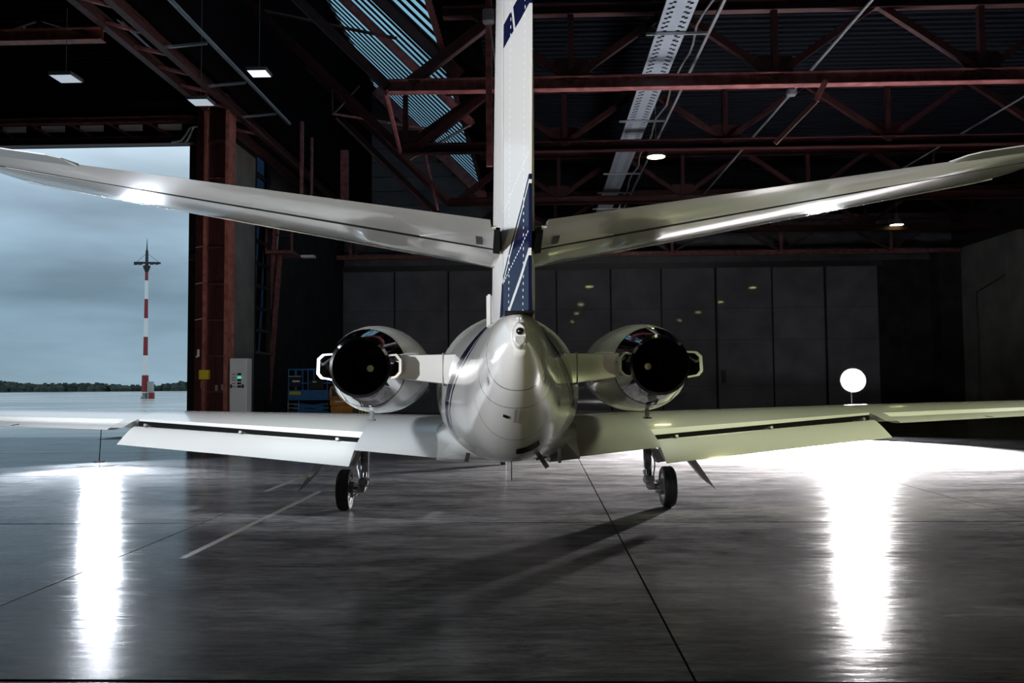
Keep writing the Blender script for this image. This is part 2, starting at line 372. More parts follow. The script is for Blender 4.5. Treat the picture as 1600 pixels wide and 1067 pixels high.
# roof deck of folded sheet, ribs across the hangar
def deck(name, x0, x1, y0, y1, z, parent=None):
    b = MB(); per = 0.34; n = int((y1 - y0) / per); prof = []
    for k in range(n):
        y = y0 + k * per
        prof += [(y, z), (y + per * 0.42, z), (y + per * 0.44, z + 0.02), (y + per * 0.5, z + 0.085), (y + per * 0.92, z + 0.085)]
    prof.append((y0 + n * per, z))
    b.loft([[Vector((x0, p[0], p[1])) for p in prof], [Vector((x1, p[0], p[1])) for p in prof]], False, False, False)
    o = b.build(name, M['deck'], parent, kind=None if parent else 'structure')
    o.data.materials.append(M['deck_edge_lit'])
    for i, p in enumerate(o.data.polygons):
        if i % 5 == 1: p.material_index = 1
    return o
ceil = MB().bx((-1.6, -14, DECK + 0.12), (XR, YB, DECK + 0.3)).bx((-32, -14, DECK + 0.12), (-11.0, YD, DECK + 0.3)).bx((XL - 0.4, YD, DECK + 0.12), (-11.0, YB, DECK + 0.3)).build('ceiling', M['darkwall'], kind='structure')
deck('folded_sheet', -1.65, XR, -14, YB, DECK, ceil)
deck('folded_sheet', -32, -11.0, -14, YD, DECK, ceil)
# roof light: opaque sheet, then glazing, rising at 45 degrees to a tall side wall
def slope(x): return DECK + (-1.65 - x)      # height of the slope at x
prof = []
per = 0.36
b = MB()
for k in range(int((YB + 14) / per)):
    y = -14 + k * per
    prof += [(y, 0.0), (y + per * 0.42, 0.0), (y + per * 0.44, 0.018), (y + per * 0.5, 0.07), (y + per * 0.92, 0.07)]
sq = 0.7071
b.loft([[Vector((x + sq * h, y, slope(x) + sq * h)) for y, h in prof] for x in (-1.65, -3.30)], False, False, False)
o = b.build('sloping_sheet', M['deck'], ceil); o.data.materials.append(M['deck_edge_lit'])
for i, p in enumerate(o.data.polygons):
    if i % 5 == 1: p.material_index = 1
GX0, GX1 = -3.33, -10.4
w1 = MB().bar((GX0, 10, slope(GX0)), (GX0, YB, slope(GX0)), 0.22, 0.22).bar((GX1, 10, slope(GX1)), (GX1, YB, slope(GX1)), 0.25, 0.25).build('window_1', M['red'], kind='structure')
Y = 12.0; k = 0
pane_me = rib_me = None
def strip_mesh(name, m, y0, y1, h0, h1):
    vs = []
    for x in (GX0 - 0.1, GX1 + 0.1):
        for y in (y0, y1):
            for h in (h0, h1): vs.append(Vector((x + sq * h, y, slope(x) + sq * h)))
    me = bpy.data.meshes.new(name)
    me.from_pydata([tuple(v) for v in vs], [], [(0, 1, 3, 2), (4, 6, 7, 5), (0, 4, 5, 1), (2, 3, 7, 6), (0, 2, 6, 4), (1, 5, 7, 3)])
    me.materials.append(m); return me
PER = 1.0
pane_me = strip_mesh('pane', M['sheet'], 0, PER * 0.58, 0.02, 0.028)
rib_me = strip_mesh('rib', M['black'], 0, PER * 0.42, 0.012, 0.034)
y = 12.0
while y < YB - 0.5:
    for me, dy in ((pane_me, 0), (rib_me, PER * 0.58)):
        o = bpy.data.objects.new(me.name, me); COL.objects.link(o); o.parent = w1; o.location = (0, y + dy, 0)
    y += PER
MB().bx((GX1 - 0.2, -14, DECK - 0.3), (GX1, YB, slope(GX1) + 0.3)).build('wall_monitor', M['blackwall'], kind='structure')
b = MB().add([(-1.65, YB, DECK), (GX1, YB, DECK), (GX1, YB, slope(GX1)), (-1.65, YB + 0.1, DECK), (GX1, YB + 0.1, DECK), (GX1, YB + 0.1, slope(GX1))], [(0, 1, 2), (3, 5, 4), (0, 3, 4, 1), (1, 4, 5, 2), (0, 2, 5, 3)])
b.build('wall_gable', M['darkwall'], kind='structure')
MB().add([(-1.65, -14, DECK), (GX1, -14, DECK), (GX1, -14, slope(GX1)), (GX1, 12, slope(GX1)), (-1.65, 12, DECK), (GX0, 12, slope(GX0)), (GX0, -14, slope(GX0))], [(0, 1, 2, 6), (6, 2, 3, 5)]).build('roof_slope', M['darkwall'], kind='structure')
# walls
MB().bx((XR, -14, -0.2), (XR + 0.3, YB, DECK + 0.3)).build('wall_right', M['darkwall'], kind='structure')
MB().bx((-32.3, -14, -0.2), (-32, YD, DECK + 0.3)).build('wall_left', M['darkwall'], kind='structure')
MB().bx((-32, -14.3, -0.2), (XR, -14, DECK + 0.3)).build('wall_rear', M['darkwall'], kind='structure')
LINT = at(160, 231, YD).z
MB().bx((-32, YD, LINT + 1.05), (XL, YD + 0.3, DECK + 0.3)).build('wall_over_door', M['darkwall'], kind='structure')
# side wall with a tall strip window
wy0, wy1 = 35.8, 37.8
wl = MB().bx((XL - 0.3, YD, -0.2), (XL, wy0, DECK + 0.3)).bx((XL - 0.3, wy1, -0.2), (XL, YB, DECK + 0.3)).bx((XL - 0.3, wy0, -0.2), (XL, wy1, 3.2)).bx((XL - 0.3, wy0, 12.0), (XL, wy1, DECK + 0.3)).build('wall_side', M['darkwall'], kind='structure')
w2 = MB().bx((XL - 0.2, wy0, 3.2), (XL + 0.03, wy0 + 0.08, 12.0)).bx((XL - 0.2, wy1 - 0.08, 3.2), (XL + 0.03, wy1, 12.0)).build('window_2', M['black'], kind='structure')
for k in range(9):
    z = 3.2 + k * (8.8 / 9)
    MB().bx((XL - 0.16, wy0 + 0.08, z + 0.05), (XL - 0.14, wy1 - 0.08, z + 0.93)).build('pane', M['pane'], w2)
    MB().bx((XL - 0.2, wy0, z - 0.05), (XL + 0.04, wy1, z + 0.05)).build('mullion', M['black'], w2)
MB().bx((XL, 30.6, 0), (XL + 0.12, 35.4, 11.5)).build('wall_cladding', M['greywall'], wl)
# back wall: siding boards above the great door
DT = at(955, 420, YB).z
DX = [at(p, 530, YB).x for p in (535, 617, 701, 785, 870, 955, 1034, 1119, 1207, 1290, 1373)]
wb = MB().bx((XL - 0.3, YB + 0.1, -0.2), (XR + 0.3, YB + 0.35, DECK + 0.3)).bx((XL - 0.3, YB - 0.05, -0.2), (XL, YB + 0.15, DECK + 0.3)).bx((XR, YB - 0.05, -0.2), (XR + 0.3, YB + 0.15, DECK + 0.3)).build('wall_back', M['darkwall'], kind='structure')
z = DT + 0.35
while z < DECK - 0.2:
    x = XL + 0.1
    while x < XR - 0.5:
        MB().bx((x, YB + 0.02, z), (min(x + 6.2, XR - 0.05), YB + 0.1, min(z + 0.82, DECK))).build('siding_panel', M['siding'], wb)
        x += 6.23
    z += 0.86
for k in range(7):
    zz = DECK + k * 0.9; x0 = -1.65 - k * 0.9
    if x0 - 0.9 < GX1 + 0.3: break
    MB().bx((GX1 + 0.05, YB - 0.1, zz), (x0 - 0.95, YB, zz + 0.86)).build('siding_panel', M['siding'], bpy.data.objects['wall_gable'])
d1 = MB().bx((DX[0] - 0.08, YB - 0.02, DT), (DX[-1] + 0.4, YB + 0.1, DT + 0.35)).bx((DX[0], YB, 0), (DX[-1], YB + 0.1, 0.05)).build('door_1', M['black'], kind='structure')
for i in range(10):
    x0, x1 = DX[i] + 0.07, DX[i + 1] - 0.07; off = -0.22 if i % 2 else -0.10
    leaf = MB().bx((x0 - 0.03, YB + off + 0.04, 0.03), (x1 + 0.03, YB + off + 0.1, DT)).build('door_leaf', M['black'], d1)
    zs = [0.05, 1.55, 4.35, 6.3, DT - 0.03]
    for k in range(4):
        MB().bx((x0, YB + off, zs[k] + 0.012), (x1, YB + off + 0.05, zs[k + 1] - 0.012)).build('panel', M['doorpanel'], leaf)
    if i in (4, 6, 7): MB().bx((x0 + 0.12, YB + off - 0.05, 1.7), (x0 + 0.42, YB + off, 2.5)).build('handle_box', M['black'], leaf)
# right-hand end of the back wall: dark bay, pilaster and pale block wall
MB().bx((23.9, YB - 1.2, 0), (25.3, YB, DECK - 2.2)).build('pilaster', M['darkwall'], bpy.data.objects['wall_right'])
wr = bpy.data.objects['wall_right']
for i in range(6):
    MB().bx((XR - 0.12, 20 + i * 5.2, 0), (XR, 25.16 + i * 5.2, CAM_H + 7.9)).build('wall_panel', M['greywall'], wr)
MB().tube([(XR - 0.2, 49, 0.3), (XR - 0.2, 49, 6.8), (XR - 0.2, 46, 7.4)], 0.04).build('conduit', M['black'], wr)
MB().bx((XR - 0.3, 43, 1.9), (XR - 0.1, 43.5, 2.6)).build('switch_box', M['black'], wr)

# ------------------------------------------------------------------ outside: wet apron, tree belt, mast
MB().bx((-400, YD + 0.02, -0.4), (XL - 0.3, 420, -0.03)).bx((XL - 0.3, YB + 0.35, -0.4), (60, 420, -0.03)).build('ground_apron', M['apron'], kind='structure')
b = MB()
rng = random.Random(3)
def blob(b, c, r, n=6):
    st = []
    for i in range(1, 5):
        th = PI * i / 5
        st.append([Vector((c[0] + r[0] * math.sin(th) * math.cos(2 * PI * k / n + i) * rng.uniform(0.8, 1.2), c[1] + r[1] * math.sin(th) * math.sin(2 * PI * k / n + i), c[2] + r[2] * math.cos(th) * rng.uniform(0.85, 1.15))) for k in range(n)])
    b.loft(st)
x = -330
while x < -60:
    base = 3.4 + 1.2 * math.sin(x * 0.045) + 0.7 * math.sin(x * 0.13 + 1)
    blob(b, (x, 350 + rng.uniform(-6, 6), 0.6), (rng.uniform(2.2, 3.4), 2.5, base * rng.uniform(0.85, 1.1)), 7)
    if rng.random() < 0.9: blob(b, (x + rng.uniform(-1, 1), 348, base * 0.8), (1.3, 1.2, rng.uniform(0.8, 1.9)), 6)
    x += rng.uniform(0.9, 1.5)
o = b.build('treeline', M['tree'], kind='stuff'); tag(o, 'dark belt of trees along the far edge of the wet apron', 'trees')

MY = 128.0
mb = at(226.5, 616, MY); mz = at(231, 402, MY).z; mx0 = mb.x
mast = empty('floodlight_mast', (mx0, MY, -0.03), 'red and white banded floodlight mast standing on the wet apron outside', 'mast')
def ml(px, py): p = at(px, py, MY); return (p.x - mx0, 0, p.z + 0.03)
MB().lathe([(0, 0.62), (0.25, 0.6), (0.3, 0.42), (0.9, 0.40)], (0, 0, 0), (0, 0, 1), 12, True, True).build('base', M['gearmetal'], mast)
zb = [at(228, q, MY).z for q in (612, 586, 555, 526, 497, 467, 438, 405)]
for i in range(7):
    r0 = 0.40 - 0.022 * i * 1.2
    if i == 0: r0 = 0.52
    MB().lathe([(0, r0), (zb[i + 1] - zb[i], r0 - 0.03)], (0, 0, zb[i]), (0, 0, 1), 14, True, True).build('mast_section', M['mastred'] if i % 2 == 0 else M['mastwhite'], mast)
MB().lathe([(0, 0.24), (0.8, 0.55), (1.0, 0.55), (1.1, 0.25), (3.3, 0.2), (3.6, 0.1), (5.2, 0.03)], (0, 0, zb[6] + 1.3), (0, 0, 1), 10, True, True).build('mast_head', M['black'], mast)
zc_ = at(231, 411, MY).z
MB().bar((-1.9, 0, zc_ + 0.1), (2.1, 0, zc_), 0.5, 0.28).build('crossarm', M['black'], mast)
for sx_ in (-1.6, -0.9, 0.9, 1.7):
    MB().prism([(sx_ - 0.3, -0.35, zc_ + 0.05), (sx_ + 0.3, -0.35, zc_ + 0.05), (sx_ + 0.25, -0.35, zc_ - 0.3), (sx_ - 0.25, -0.35, zc_ - 0.3)], (0, 0.3, 0.1)).build('floodlight', M['black'], mast)
for sx_ in (-1.7, 1.9): MB().tube([(sx_, 0, zc_ + 0.1), (0, 0, zc_ + 1.6)], 0.03, 5).build('stay', M['black'], mast)
MB().bx((0.55, -0.5, 0), (1.25, 0.3, 2.6)).build('switch_cabinet', M['greypaint'], mast)
MB().bx((1.0, -0.9, 0), (1.7, -0.4, 0.9)).build('junction_box', M['mastred'], mast)

# ------------------------------------------------------------------ steelwork
def truss(label, Y, x0, x1, zb, zt, pitch, xnode, mcol='red', ends=True):
    t = empty('roof_truss', ((x0 + x1) / 2, Y, zb), label, 'truss', 'roof trusses spanning the hangar')
    ox, oz = (x0 + x1) / 2, zb
    def P(x, z, dy=0): return (x - ox, dy, z - oz)
    MB().ibeam(P(x0, zb), P(x1, zb), 0.30, 0.34).build('bottom_chord', M['redlit'] if Y < 25 else M[mcol], t)
    MB().ibeam(P(x0 + 1.5, zt), P(x1, zt), 0.26, 0.28).build('top_chord', M[mcol], t)
    n0 = int(math.ceil((x0 - xnode) / pitch)); n1 = int((x1 - xnode) / pitch)
    for n in range(n0, n1 + 1):
        x = xnode + n * pitch
        MB().bar(P(x, zb), P(x, zt), 0.16, 0.16).build('vertical', M[mcol], t)
        for sg in (-1, 1):
            xe = x + sg * pitch / 2
            if x0 - 0.5 <= xe <= x1: MB().bar(P(x, zb + 0.1), P(xe, zt), 0.18, 0.18).build('diagonal', M[mcol], t)
        MB().bx(P(x - 0.45, zb + 0.1, -0.02), P(x + 0.45, zb + 0.65, 0.02)).build('gusset_plate', M[mcol], t)
    if ends:
        MB().bar(P(x0 + 0.6, zb + 0.1), P(x0 + 3.1, zt), 0.26, 0.26).build('end_diagonal', M[mcol], t)
        MB().bar(P(x0, zb), P(x0 - 6.2, zb + 6.2), 0.24, 0.24).build('raking_strut', M[mcol], t)
    return t
ZB = CAM_H + 8.0; ZT = CAM_H + 10.0
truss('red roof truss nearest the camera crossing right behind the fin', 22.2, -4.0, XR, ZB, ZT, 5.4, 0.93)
truss('shaded red roof truss second from the camera above the tailplane', 28.2, -4.6, XR, ZB, ZT, 5.4, 0.93, 'redshade')
truss('shaded red roof truss third from the camera beyond the round lamp', 36.6, -4.0, XR, ZB, ZT, 5.4, 0.93, 'redshade')
truss('shaded red roof truss farthest back near the great sliding door', 44.2, -4.2, XR, ZB, ZT, 5.4, 0.93, 'redshade')
# raking rafters under the roof light
for i, (yy, w, lb) in enumerate(((29.6, 0.32, 'broad red rafter under the roof light, nearest of the three'), (35.2, 0.3, 'broad red rafter across the middle of the blue roof light'), (51.4, 0.6, 'broad red rafter along the far lower edge of the roof light'))):
    tag(MB().ibeam((GX0 + 0.6, yy, slope(GX0 + 0.6) - 0.35), (GX1 + 0.4, yy, slope(GX1 + 0.4) - 0.35), w, 0.45 if i != 1 else 0.36, up=(0, 1, 0) if i else (0, 0, 1)).build('rafter', M['redlit'] if i else M['red']), lb, 'rafter', 'rafters under the roof light')
# thin lattice braces left of the roof light
def brace(pts, r, lb, m='red'):
    return tag(MB().tube(pts, r, 6).build('brace', M[m]), lb, 'brace', 'thin steel braces left of the fin')
brace([(-4.05, 22.2, ZB - 0.15), (-4.65, 28.2, ZB - 0.1)], 0.07, 'light thin strut joining the near ends of two roof trusses', 'redlit')
rk = empty('raking_truss', at(610, 220, 30), 'thin dark raking lattice truss left of the blue roof light', 'truss')
o0 = Vector(rk.location)
for nm, pts, r_ in (('long_brace', [(388, 8), (701, 312)], 0.075), ('head_tie', [(397, 14), (520, 40), (620, 60)], 0.06), ('level_tie', [(520, 178), (640, 197), (700, 205)], 0.045),
                    ('lower_brace', [(525, 185), (672, 330)], 0.055), ('hanger_rod', [(519, 138), (520, 180)], 0.03), ('diagonal_rod', [(522, 178), (562, 134)], 0.03), ('short_brace', [(640, 250), (735, 195)], 0.05), ('drop_strut', [(664, 240), (684, 328)], 0.055)):
    MB().tube([at(px, py, 30 if 'drop' not in nm else 30.2) - o0 for px, py in pts], r_, 6).build(nm, M['redlit'] if nm in ('drop_strut', 'level_tie') else M['red'], rk)
# beam along the column line
lb_ = empty('eaves_beam', (-11.2, 28, CAM_H + 10.2), 'dark lattice eaves beam running back to the red column', 'beam')
for dx, dz in ((-0.45, -0.35), (0.45, -0.35)):
    MB().ibeam((dx, -18, dz), (dx, 20, dz), 0.22, 0.3).build('chord', M['red'], lb_)
for k in range(12):
    MB().bar((-0.45, -14 + k * 1.6, -0.35), (0.45, -13.2 + k * 1.6, -0.35), 0.09, 0.09).build('lacing_bar', M['redlit'], lb_)
    if k % 2 == 0: MB().bar((0.45, -14 + k * 1.6, -0.4), (1.7, -14 + k * 1.6, -0.3), 0.07, 0.07).build('outrigger', M['pipe'], lb_)
tag(MB().tube([(-9.45, 15, CAM_H + 10.0), (-9.45, 31.5, CAM_H + 10.0)], 0.06).build('conduit', M['pipe']), 'pale galvanised conduit running along the eaves beam to the column', 'conduit')
# left bay truss
lt = empty('bay_truss', (-20, 22.2, CAM_H + 9.45), 'red truss chord high over the open left bay', 'truss')
MB().ibeam((-11, 0, 0.15), (8.2, 0, 0.15), 0.30, 0.34).build('bottom_chord', M['redflange'], lt)
for k in range(7): MB().bar((-9 + k * 2.8, 0, 0.2), (-9 + k * 2.8 + (1.3 if k % 2 else -1.3), 0, 0.6), 0.1, 0.1).build('diagonal', M['red'], lt)
for px0, py0, px1, py1 in ((28, 36, 66, 62), (183, 30, 240, 80), (190, 32, 246, 84), (150, 3, 166, 16)):
    a = at(px0, py0, 22.6); bq = at(px1, py1, 25.2)
    MB().tube([a - Vector((-20, 22.2, CAM_H + 9.45)), bq - Vector((-20, 22.2, CAM_H + 9.45))], 0.022, 6).build('tie_rod', M['pipe'], lt)
# door lintel truss
zt_ = at(160, 193, YD).z
dl = empty('door_truss', (-20, YD - 0.3, LINT), 'red lattice lintel truss over the open left doorway', 'truss')
MB().ibeam((-11.9, 0, zt_ - LINT), (7.8, 0, zt_ - LINT), 0.3, 0.2).build('top_chord', M['redlit'], dl)
MB().ibeam((-11.9, 0, 0.14), (7.8, 0, 0.14), 0.34, 0.28).build('bottom_chord', M['red'], dl)
MB().bx((-11.9, 0.25, 0.0), (7.8, 0.29, zt_ - LINT)).build('backing_sheet', M['darkwall'], dl)
for k in range(13):
    x = -11 + k * 1.03 * 1.38
    if x > 7: break
    MB().bar((x, -0.05, zt_ - LINT - 0.1), (x + 0.95, -0.05, 0.28), 0.08, 0.08).build('diagonal', M['redlit'], dl)
    MB().bx((x + 0.35, 0.12, zt_ - LINT - 0.34), (x + 1.2, 0.16, zt_ - LINT - 0.12)).build('glass_pane', M['cabinet'], dl)
c0 = Vector((-20, YD - 0.3, LINT))
for dx in (0, 9):
    pts = [at(268 + dx * 2.3, 222, YD - 0.6), at(284 + dx, 219, YD - 0.6), at(291 + dx * 0.7, 210, YD - 0.6), at(296 + dx * 0.6, 201, YD - 0.6), at(303, 198, YD - 0.6), at(309, 197, YD - 0.6)]
    MB().tube([p - c0 for p in pts], 0.045, 8).build('curved_pipe', M['pipe'], dl)

# big red column
cx0 = at(314, 400, YD).x; cx1 = at(369, 400, YD).x
colm = empty('steel_column', ((cx0 + cx1) / 2, YD - 0.45, 0), 'tall red riveted steel column at the right jamb of the open doorway', 'column')
hw = (cx1 - cx0) / 2; H = at(340, 118, YD).z
MB().bx((-hw, -0.05, 0), (-hw + 0.40, 0.5, H)).build('jamb_plate', M['redcol'], colm)
for xx in (-hw + 0.42, hw - 0.09):
    MB().bx((xx - 0.05, -0.3, 0), (xx + 0.07, -0.24, H)).bx((xx - 0.015, -0.24, 0), (xx + 0.015, 0.3, H)).bx((xx - 0.05, 0.3, 0), (xx + 0.07, 0.36, H)).build('flange', M['redflange'], colm)
MB().bx((-hw + 0.42, 0.02, 0), (hw - 0.09, 0.05, H)).build('web', M['redcol'], colm)
MB().bx((-hw + 0.72, -0.05, 0), (-hw + 0.75, 0.02, H)).bx((-hw + 0.6, -0.04, 0), (-hw + 0.62, 0.02, H)).build('web_rib', M['redcol'], colm)
for py in (172, 228, 285, 340, 391, 447, 502, 557, 612):
    z = at(350, py, YD).z
    MB().bx((-hw + 0.44, -0.24, z - 0.015), (hw - 0.1, 0.02, z + 0.015)).build('stiffener', M['redlit'], colm)
for py in (391, 447, 502): MB().bar((-hw + 0.05, -0.15, at(320, py, YD).z), (-hw + 0.3, -0.09, at(320, py, YD).z + 0.06), 0.03, 0.03).build('rung', M['pipe'], colm)
MB().bx((-hw - 0.22, -0.1, at(310, 404, YD).z - 0.1), (-hw, 0.05, at(310, 404, YD).z + 0.1)).build('camera_bracket', M['black'], colm)
MB().bx((-hw + 0.28, -0.12, at(328, 583, YD).z - 0.22), (-hw + 0.6, -0.31, at(328, 583, YD).z + 0.1)).build('yellow_sign', M['yellow'], colm)
MB().bx((-hw + 0.3, -0.12, at(328, 600, YD).z - 0.15), (-hw + 0.4, -0.2, at(328, 600, YD).z + 0.1)).build('tag_plate', M['greypaint'], colm)
MB().tube([(-hw + 0.12, -0.1, at(320, 558, YD).z), (-hw + 0.2, -0.18, at(320, 557, YD).z), (-hw + 0.2, -0.18, at(320, 547, YD).z)], 0.045).build('beacon_lamp', M['whiteplate'], colm)
MB().tube([(-hw + 0.36, -0.12, at(320, 555, YD).z), (-hw + 0.36, -0.12, at(320, 600, YD).z)], 0.015).build('cable', M['pipe'], colm)
for a, bq in ((0.75, 606), (0.96, 605)): MB().bx((-hw + a, -0.05, at(340, bq, YD).z - 0.1), (-hw + a + 0.08, 0.02, at(340, bq, YD).z + 0.1)).build('socket', M['greypaint'], colm)

# electric cabinet
p0 = at(359, 560, YD - 0.5); p1 = at(386, 560, YD - 0.5)
cab = empty('control_cabinet', ((p0.x + p1.x) / 2, YD - 0.3, 0), 'pale grey control cabinet beside the red column', 'cabinet')
w = p1.x - p0.x
MB().bx((-w / 2, -0.2, 0), (w / 2, 0.3, p0.z)).build('body', M['cabinet'], cab, bevel=0.01)
MB().bx((-w / 2 + 0.03, -0.225, 0.1), (w / 2 - 0.03, -0.2, p0.z - 0.05)).build('cabinet_door', M['cabinet'], cab)
for i, py in enumerate((585, 590, 594, 599, 604)):
    z = at(370, py, YD).z
    MB().bx((-w / 2 + 0.1, -0.245, z - 0.02), (-w / 2 + 0.22, -0.225, z + 0.02)).build('label_strip', M['greypaint'], cab)
    MB().bx((-w / 2 + 0.29, -0.25, z - 0.035), (-w / 2 + 0.42, -0.225, z + 0.035)).build('switch', M['green'] if i == 1 else M['black'], cab)
z = at(370, 604, YD).z
for xx in (-w / 2 + 0.05, -w / 2 + 0.46): MB().bx((xx, -0.28, z - 0.05), (xx + 0.05, -0.225, z + 0.08)).build('handle', M['black'], cab)
MB().bx((-w / 2 + 0.08, -0.23, z - 0.3), (-w / 2 + 0.14, -0.224, z - 0.06)).build('paper_note', M['whiteplate'], cab)

# service stair / platform frame of red steel, leaning posts
PY = 38.0
pf = empty('service_platform', (at(440, 640, PY).x, PY, 0), 'red steel service platform with leaning posts left of the lifts', 'platform')
o0 = Vector(pf.location)
def pp(px, py, Y=PY): return at(px, py, Y) - o0
def floorpt(px, Y): q = at(px, 600, Y); return Vector((q.x, Y, 0)) - o0
for px_t, py_t, px_b in ((410, 345, 393), (421, 396, 402), (432, 345, 405), (438, 395, 417)):
    MB().bar(pp(px_t, py_t), floorpt(px_b, PY), 0.20, 0.14).build('post', M['redlit'], pf)
for k in range(7):
    t_ = k / 7
    a = pp(421, 396).lerp(floorpt(402, PY), t_); bq = pp(438, 395).lerp(floorpt(417, PY), t_ + 0.1)
    MB().bar(a, bq, 0.07, 0.07).build('lacing_bar', M['red'], pf)
q0, q1 = pp(420, 394), pp(461, 392)
MB().bx((q0.x, -0.5, q0.z - 0.14), (q1.x, 1.1, q0.z)).build('deck_plate', M['redlit'], pf)
for px in (420, 432, 460): MB().bar(pp(px, 394) + Vector((0, -0.4, 0)), pp(px, 342) + Vector((0, -0.4, 0)), 0.09, 0.09).build('rail_post', M['redlit'], pf)
for py in (352, 370): MB().bar(pp(420, py) + Vector((0, -0.4, 0)), pp(460, py) + Vector((0, -0.4, 0)), 0.05, 0.05).build('guard_rail', M['red'], pf)
MB().tube([pp(436, 350), pp(433, 390)], 0.03).build('hose', M['pipe'], pf)
MB().bx(pp(470, 402), pp(490, 398) + Vector((0, 0.4, 0))).build('folded_sheet', M['whiteplate'], pf)
# door head truss over the great door
HY = 50.0
ht = empty('door_head_truss', (0, HY, at(600, 402, HY).z), 'red lattice door-head truss below the left tailplane', 'truss')
o0 = Vector(ht.location)
zt2 = at(600, 352, HY).z - o0.z
xl = XL + 0.1
MB().ibeam((xl, 0, 0), (XR - 0.5, 0, 0), 0.3, 0.26).build('bottom_chord', M['redlit'], ht)
MB().ibeam((xl, 0, zt2), (XR - 0.5, 0, zt2), 0.3, 0.2).build('top_chord', M['red'], ht)
k = 0; x = at(548, 400, HY).x
while x < XR - 2:
    MB().bar((x, 0, 0), (x, 0, zt2), 0.16, 0.16).build('vertical', M['redlit'], ht)
    for sg in (-1, 1):
        if XL + 0.3 < x + sg * 3.2 < XR - 0.6: MB().bar((x, 0, 0.05), (x + sg * 3.2, 0, zt2), 0.14, 0.14).build('diagonal', M['red'], ht)
    x += 6.4
for px, py0, py1, Yq, w, lb in ((475, 190, 335, 36.3, 0.13, 'thin red vertical post above the left tailplane'), (483, 215, 335, 38.0, 0.09, 'thin dark vertical post beside the thin red one'), (535, 235, 345, 43.8, 0.42, 'wide dull red post right of the thin posts')):
    a = at(px, py0, Yq); bq = at(px, py1, Yq); bq.y = a.y; a.x = bq.x = max(a.x, GX1 + w / 2 + 0.005) if px == 535 else GX1 + w / 2 + 0.003
    tag(MB().bar(a, bq, w, 0.14).build('drop_post', M['redlit']), lb, 'post')

# ------------------------------------------------------------------ cable trays, conduits and lamps under the roof
def tray(lb, ratio, zc, y0, y1, wd, seg, y_brk):
    x = ratio * zc
    t = empty('cable_tray', (x, (y0 + y1) / 2, CAM_H + zc), lb, 'cable tray')
    y = y0; oy = (y0 + y1) / 2
    while y < y1 - 0.1:
        ye = min(y + seg, y1)
        b = MB(); n = 4; cols = 9; rows = max(2, int((ye - y) / 0.26))
        # perforated sheet: strips with rectangular gaps left open
        for c in range(cols):
            xa = -wd / 2 + wd * c / cols; xb = -wd / 2 + wd * (c + 1) / cols
            if c in (1, 2, 6, 7):
                for r_ in range(rows):
                    ya = y - oy + (ye - y) * (r_ + (0.25 if c % 2 else 0.0)) / rows; yb = ya + (ye - y) / rows * 0.62
                    b.bx((xa, ya, 0), (xb, min(yb, ye - oy - 0.02), 0.012))
            else: b.bx((xa, y - oy + 0.02, 0), (xb, ye - oy - 0.02, 0.012))
        b.build('tray_segment', M['tray'], t)
        MB().bar((-wd / 2 - 0.25, ye - oy, -0.05), (wd / 2 + 0.55, ye - oy, -0.05), 0.06, 0.06).build('bracket', M['pipe'], t)
        y = ye + 0.06
    MB().bx((-wd / 2 - 0.01, y0 - oy, 0), (-wd / 2, y1 - oy, 0.1)).bx((wd / 2, y0 - oy, 0), (wd / 2 + 0.01, y1 - oy, 0.1)).bx((-wd / 2, y0 - oy, 0.10), (wd / 2, y1 - oy, 0.11)).build('side_rail', M['black'], t)
    MB().bar((wd / 2 + 0.55, y0 - oy, -0.05), (wd / 2 + 0.55, y1 - oy, -0.05), 0.07, 0.07).build('support_rail', M['rail'], t)
    pts = [(wd / 2 + 0.28 + 0.06 * math.sin(k * 1.3), y0 - oy + k * 0.8, 0.0 + 0.05 * math.sin(k * 2.1)) for k in range(int((y1 - y0) / 0.8))]
    MB().tube(pts, 0.03, 5).build('cable', M['pipe'], t)
    return t
tray('pale perforated cable tray hanging right of the fin', 0.385, 8.6, 17.0, 44.0, 0.72, 3.4, None)
for lb, x, zc, y0, y1, r in (('thin pale conduit under the roof right of the cable tray', 0.883 * 8.2, 8.2, 17, 40, 0.035), ('thin dark conduit far right under the roof', 14.8, 8.6, 17, 44, 0.03)):
    tag(MB().tube([(x, y0, CAM_H + zc), (x, y1, CAM_H + zc)], r).build('conduit', M['pipe'] if 'pale' in lb else M['rail']), lb, 'conduit')
jb = at(1237, 145, 23.6)
tag(MB().bx(jb - Vector((0.12, 0.12, 0.08)), jb + Vector((0.12, 0.12, 0.1))).build('junction_box', M['pipe'], bevel=0.02), 'small pale junction box on the thin roof conduit', 'junction box')
rp = empty('bent_tube', at(1290, 126, 22.0), 'bent red tube dropping from the near roof truss at right', 'tube')
o0 = Vector(rp.location)
MB().bar((0, 0, 0), at(1275, 158, 22.0) - o0, 0.13, 0.13).build('upper_length', M['redlit'], rp)
MB().bar(at(1275, 158, 22.0) - o0, at(1211, 224, 22.4) - o0, 0.11, 0.11).build('lower_length', M['red'], rp)
rh = empty('red_hanger', at(764, 130, 21.5), 'red vertical hanger with a pale box left of the fin top', 'hanger')
o0 = Vector(rh.location)
hz = Vector((0, 0, at(764, -20, 21.5).z - o0.z)); lz = Vector((0, 0, at(764, 260, 21.5).z - o0.z))
MB().bar(hz, lz, 0.16, 0.16).build('post', M['redlit'], rh)
MB().box(at(763, 26, 21.3) - o0, (0.3, 0.24, 0.35)).build('sensor_box', M['pipe'], rh, bevel=0.03)
MB().bar(at(765, 30, 21.3) - o0, at(775, 108, 21.3) - o0, 0.05, 0.05).build('rod', M['pipe'], rh)

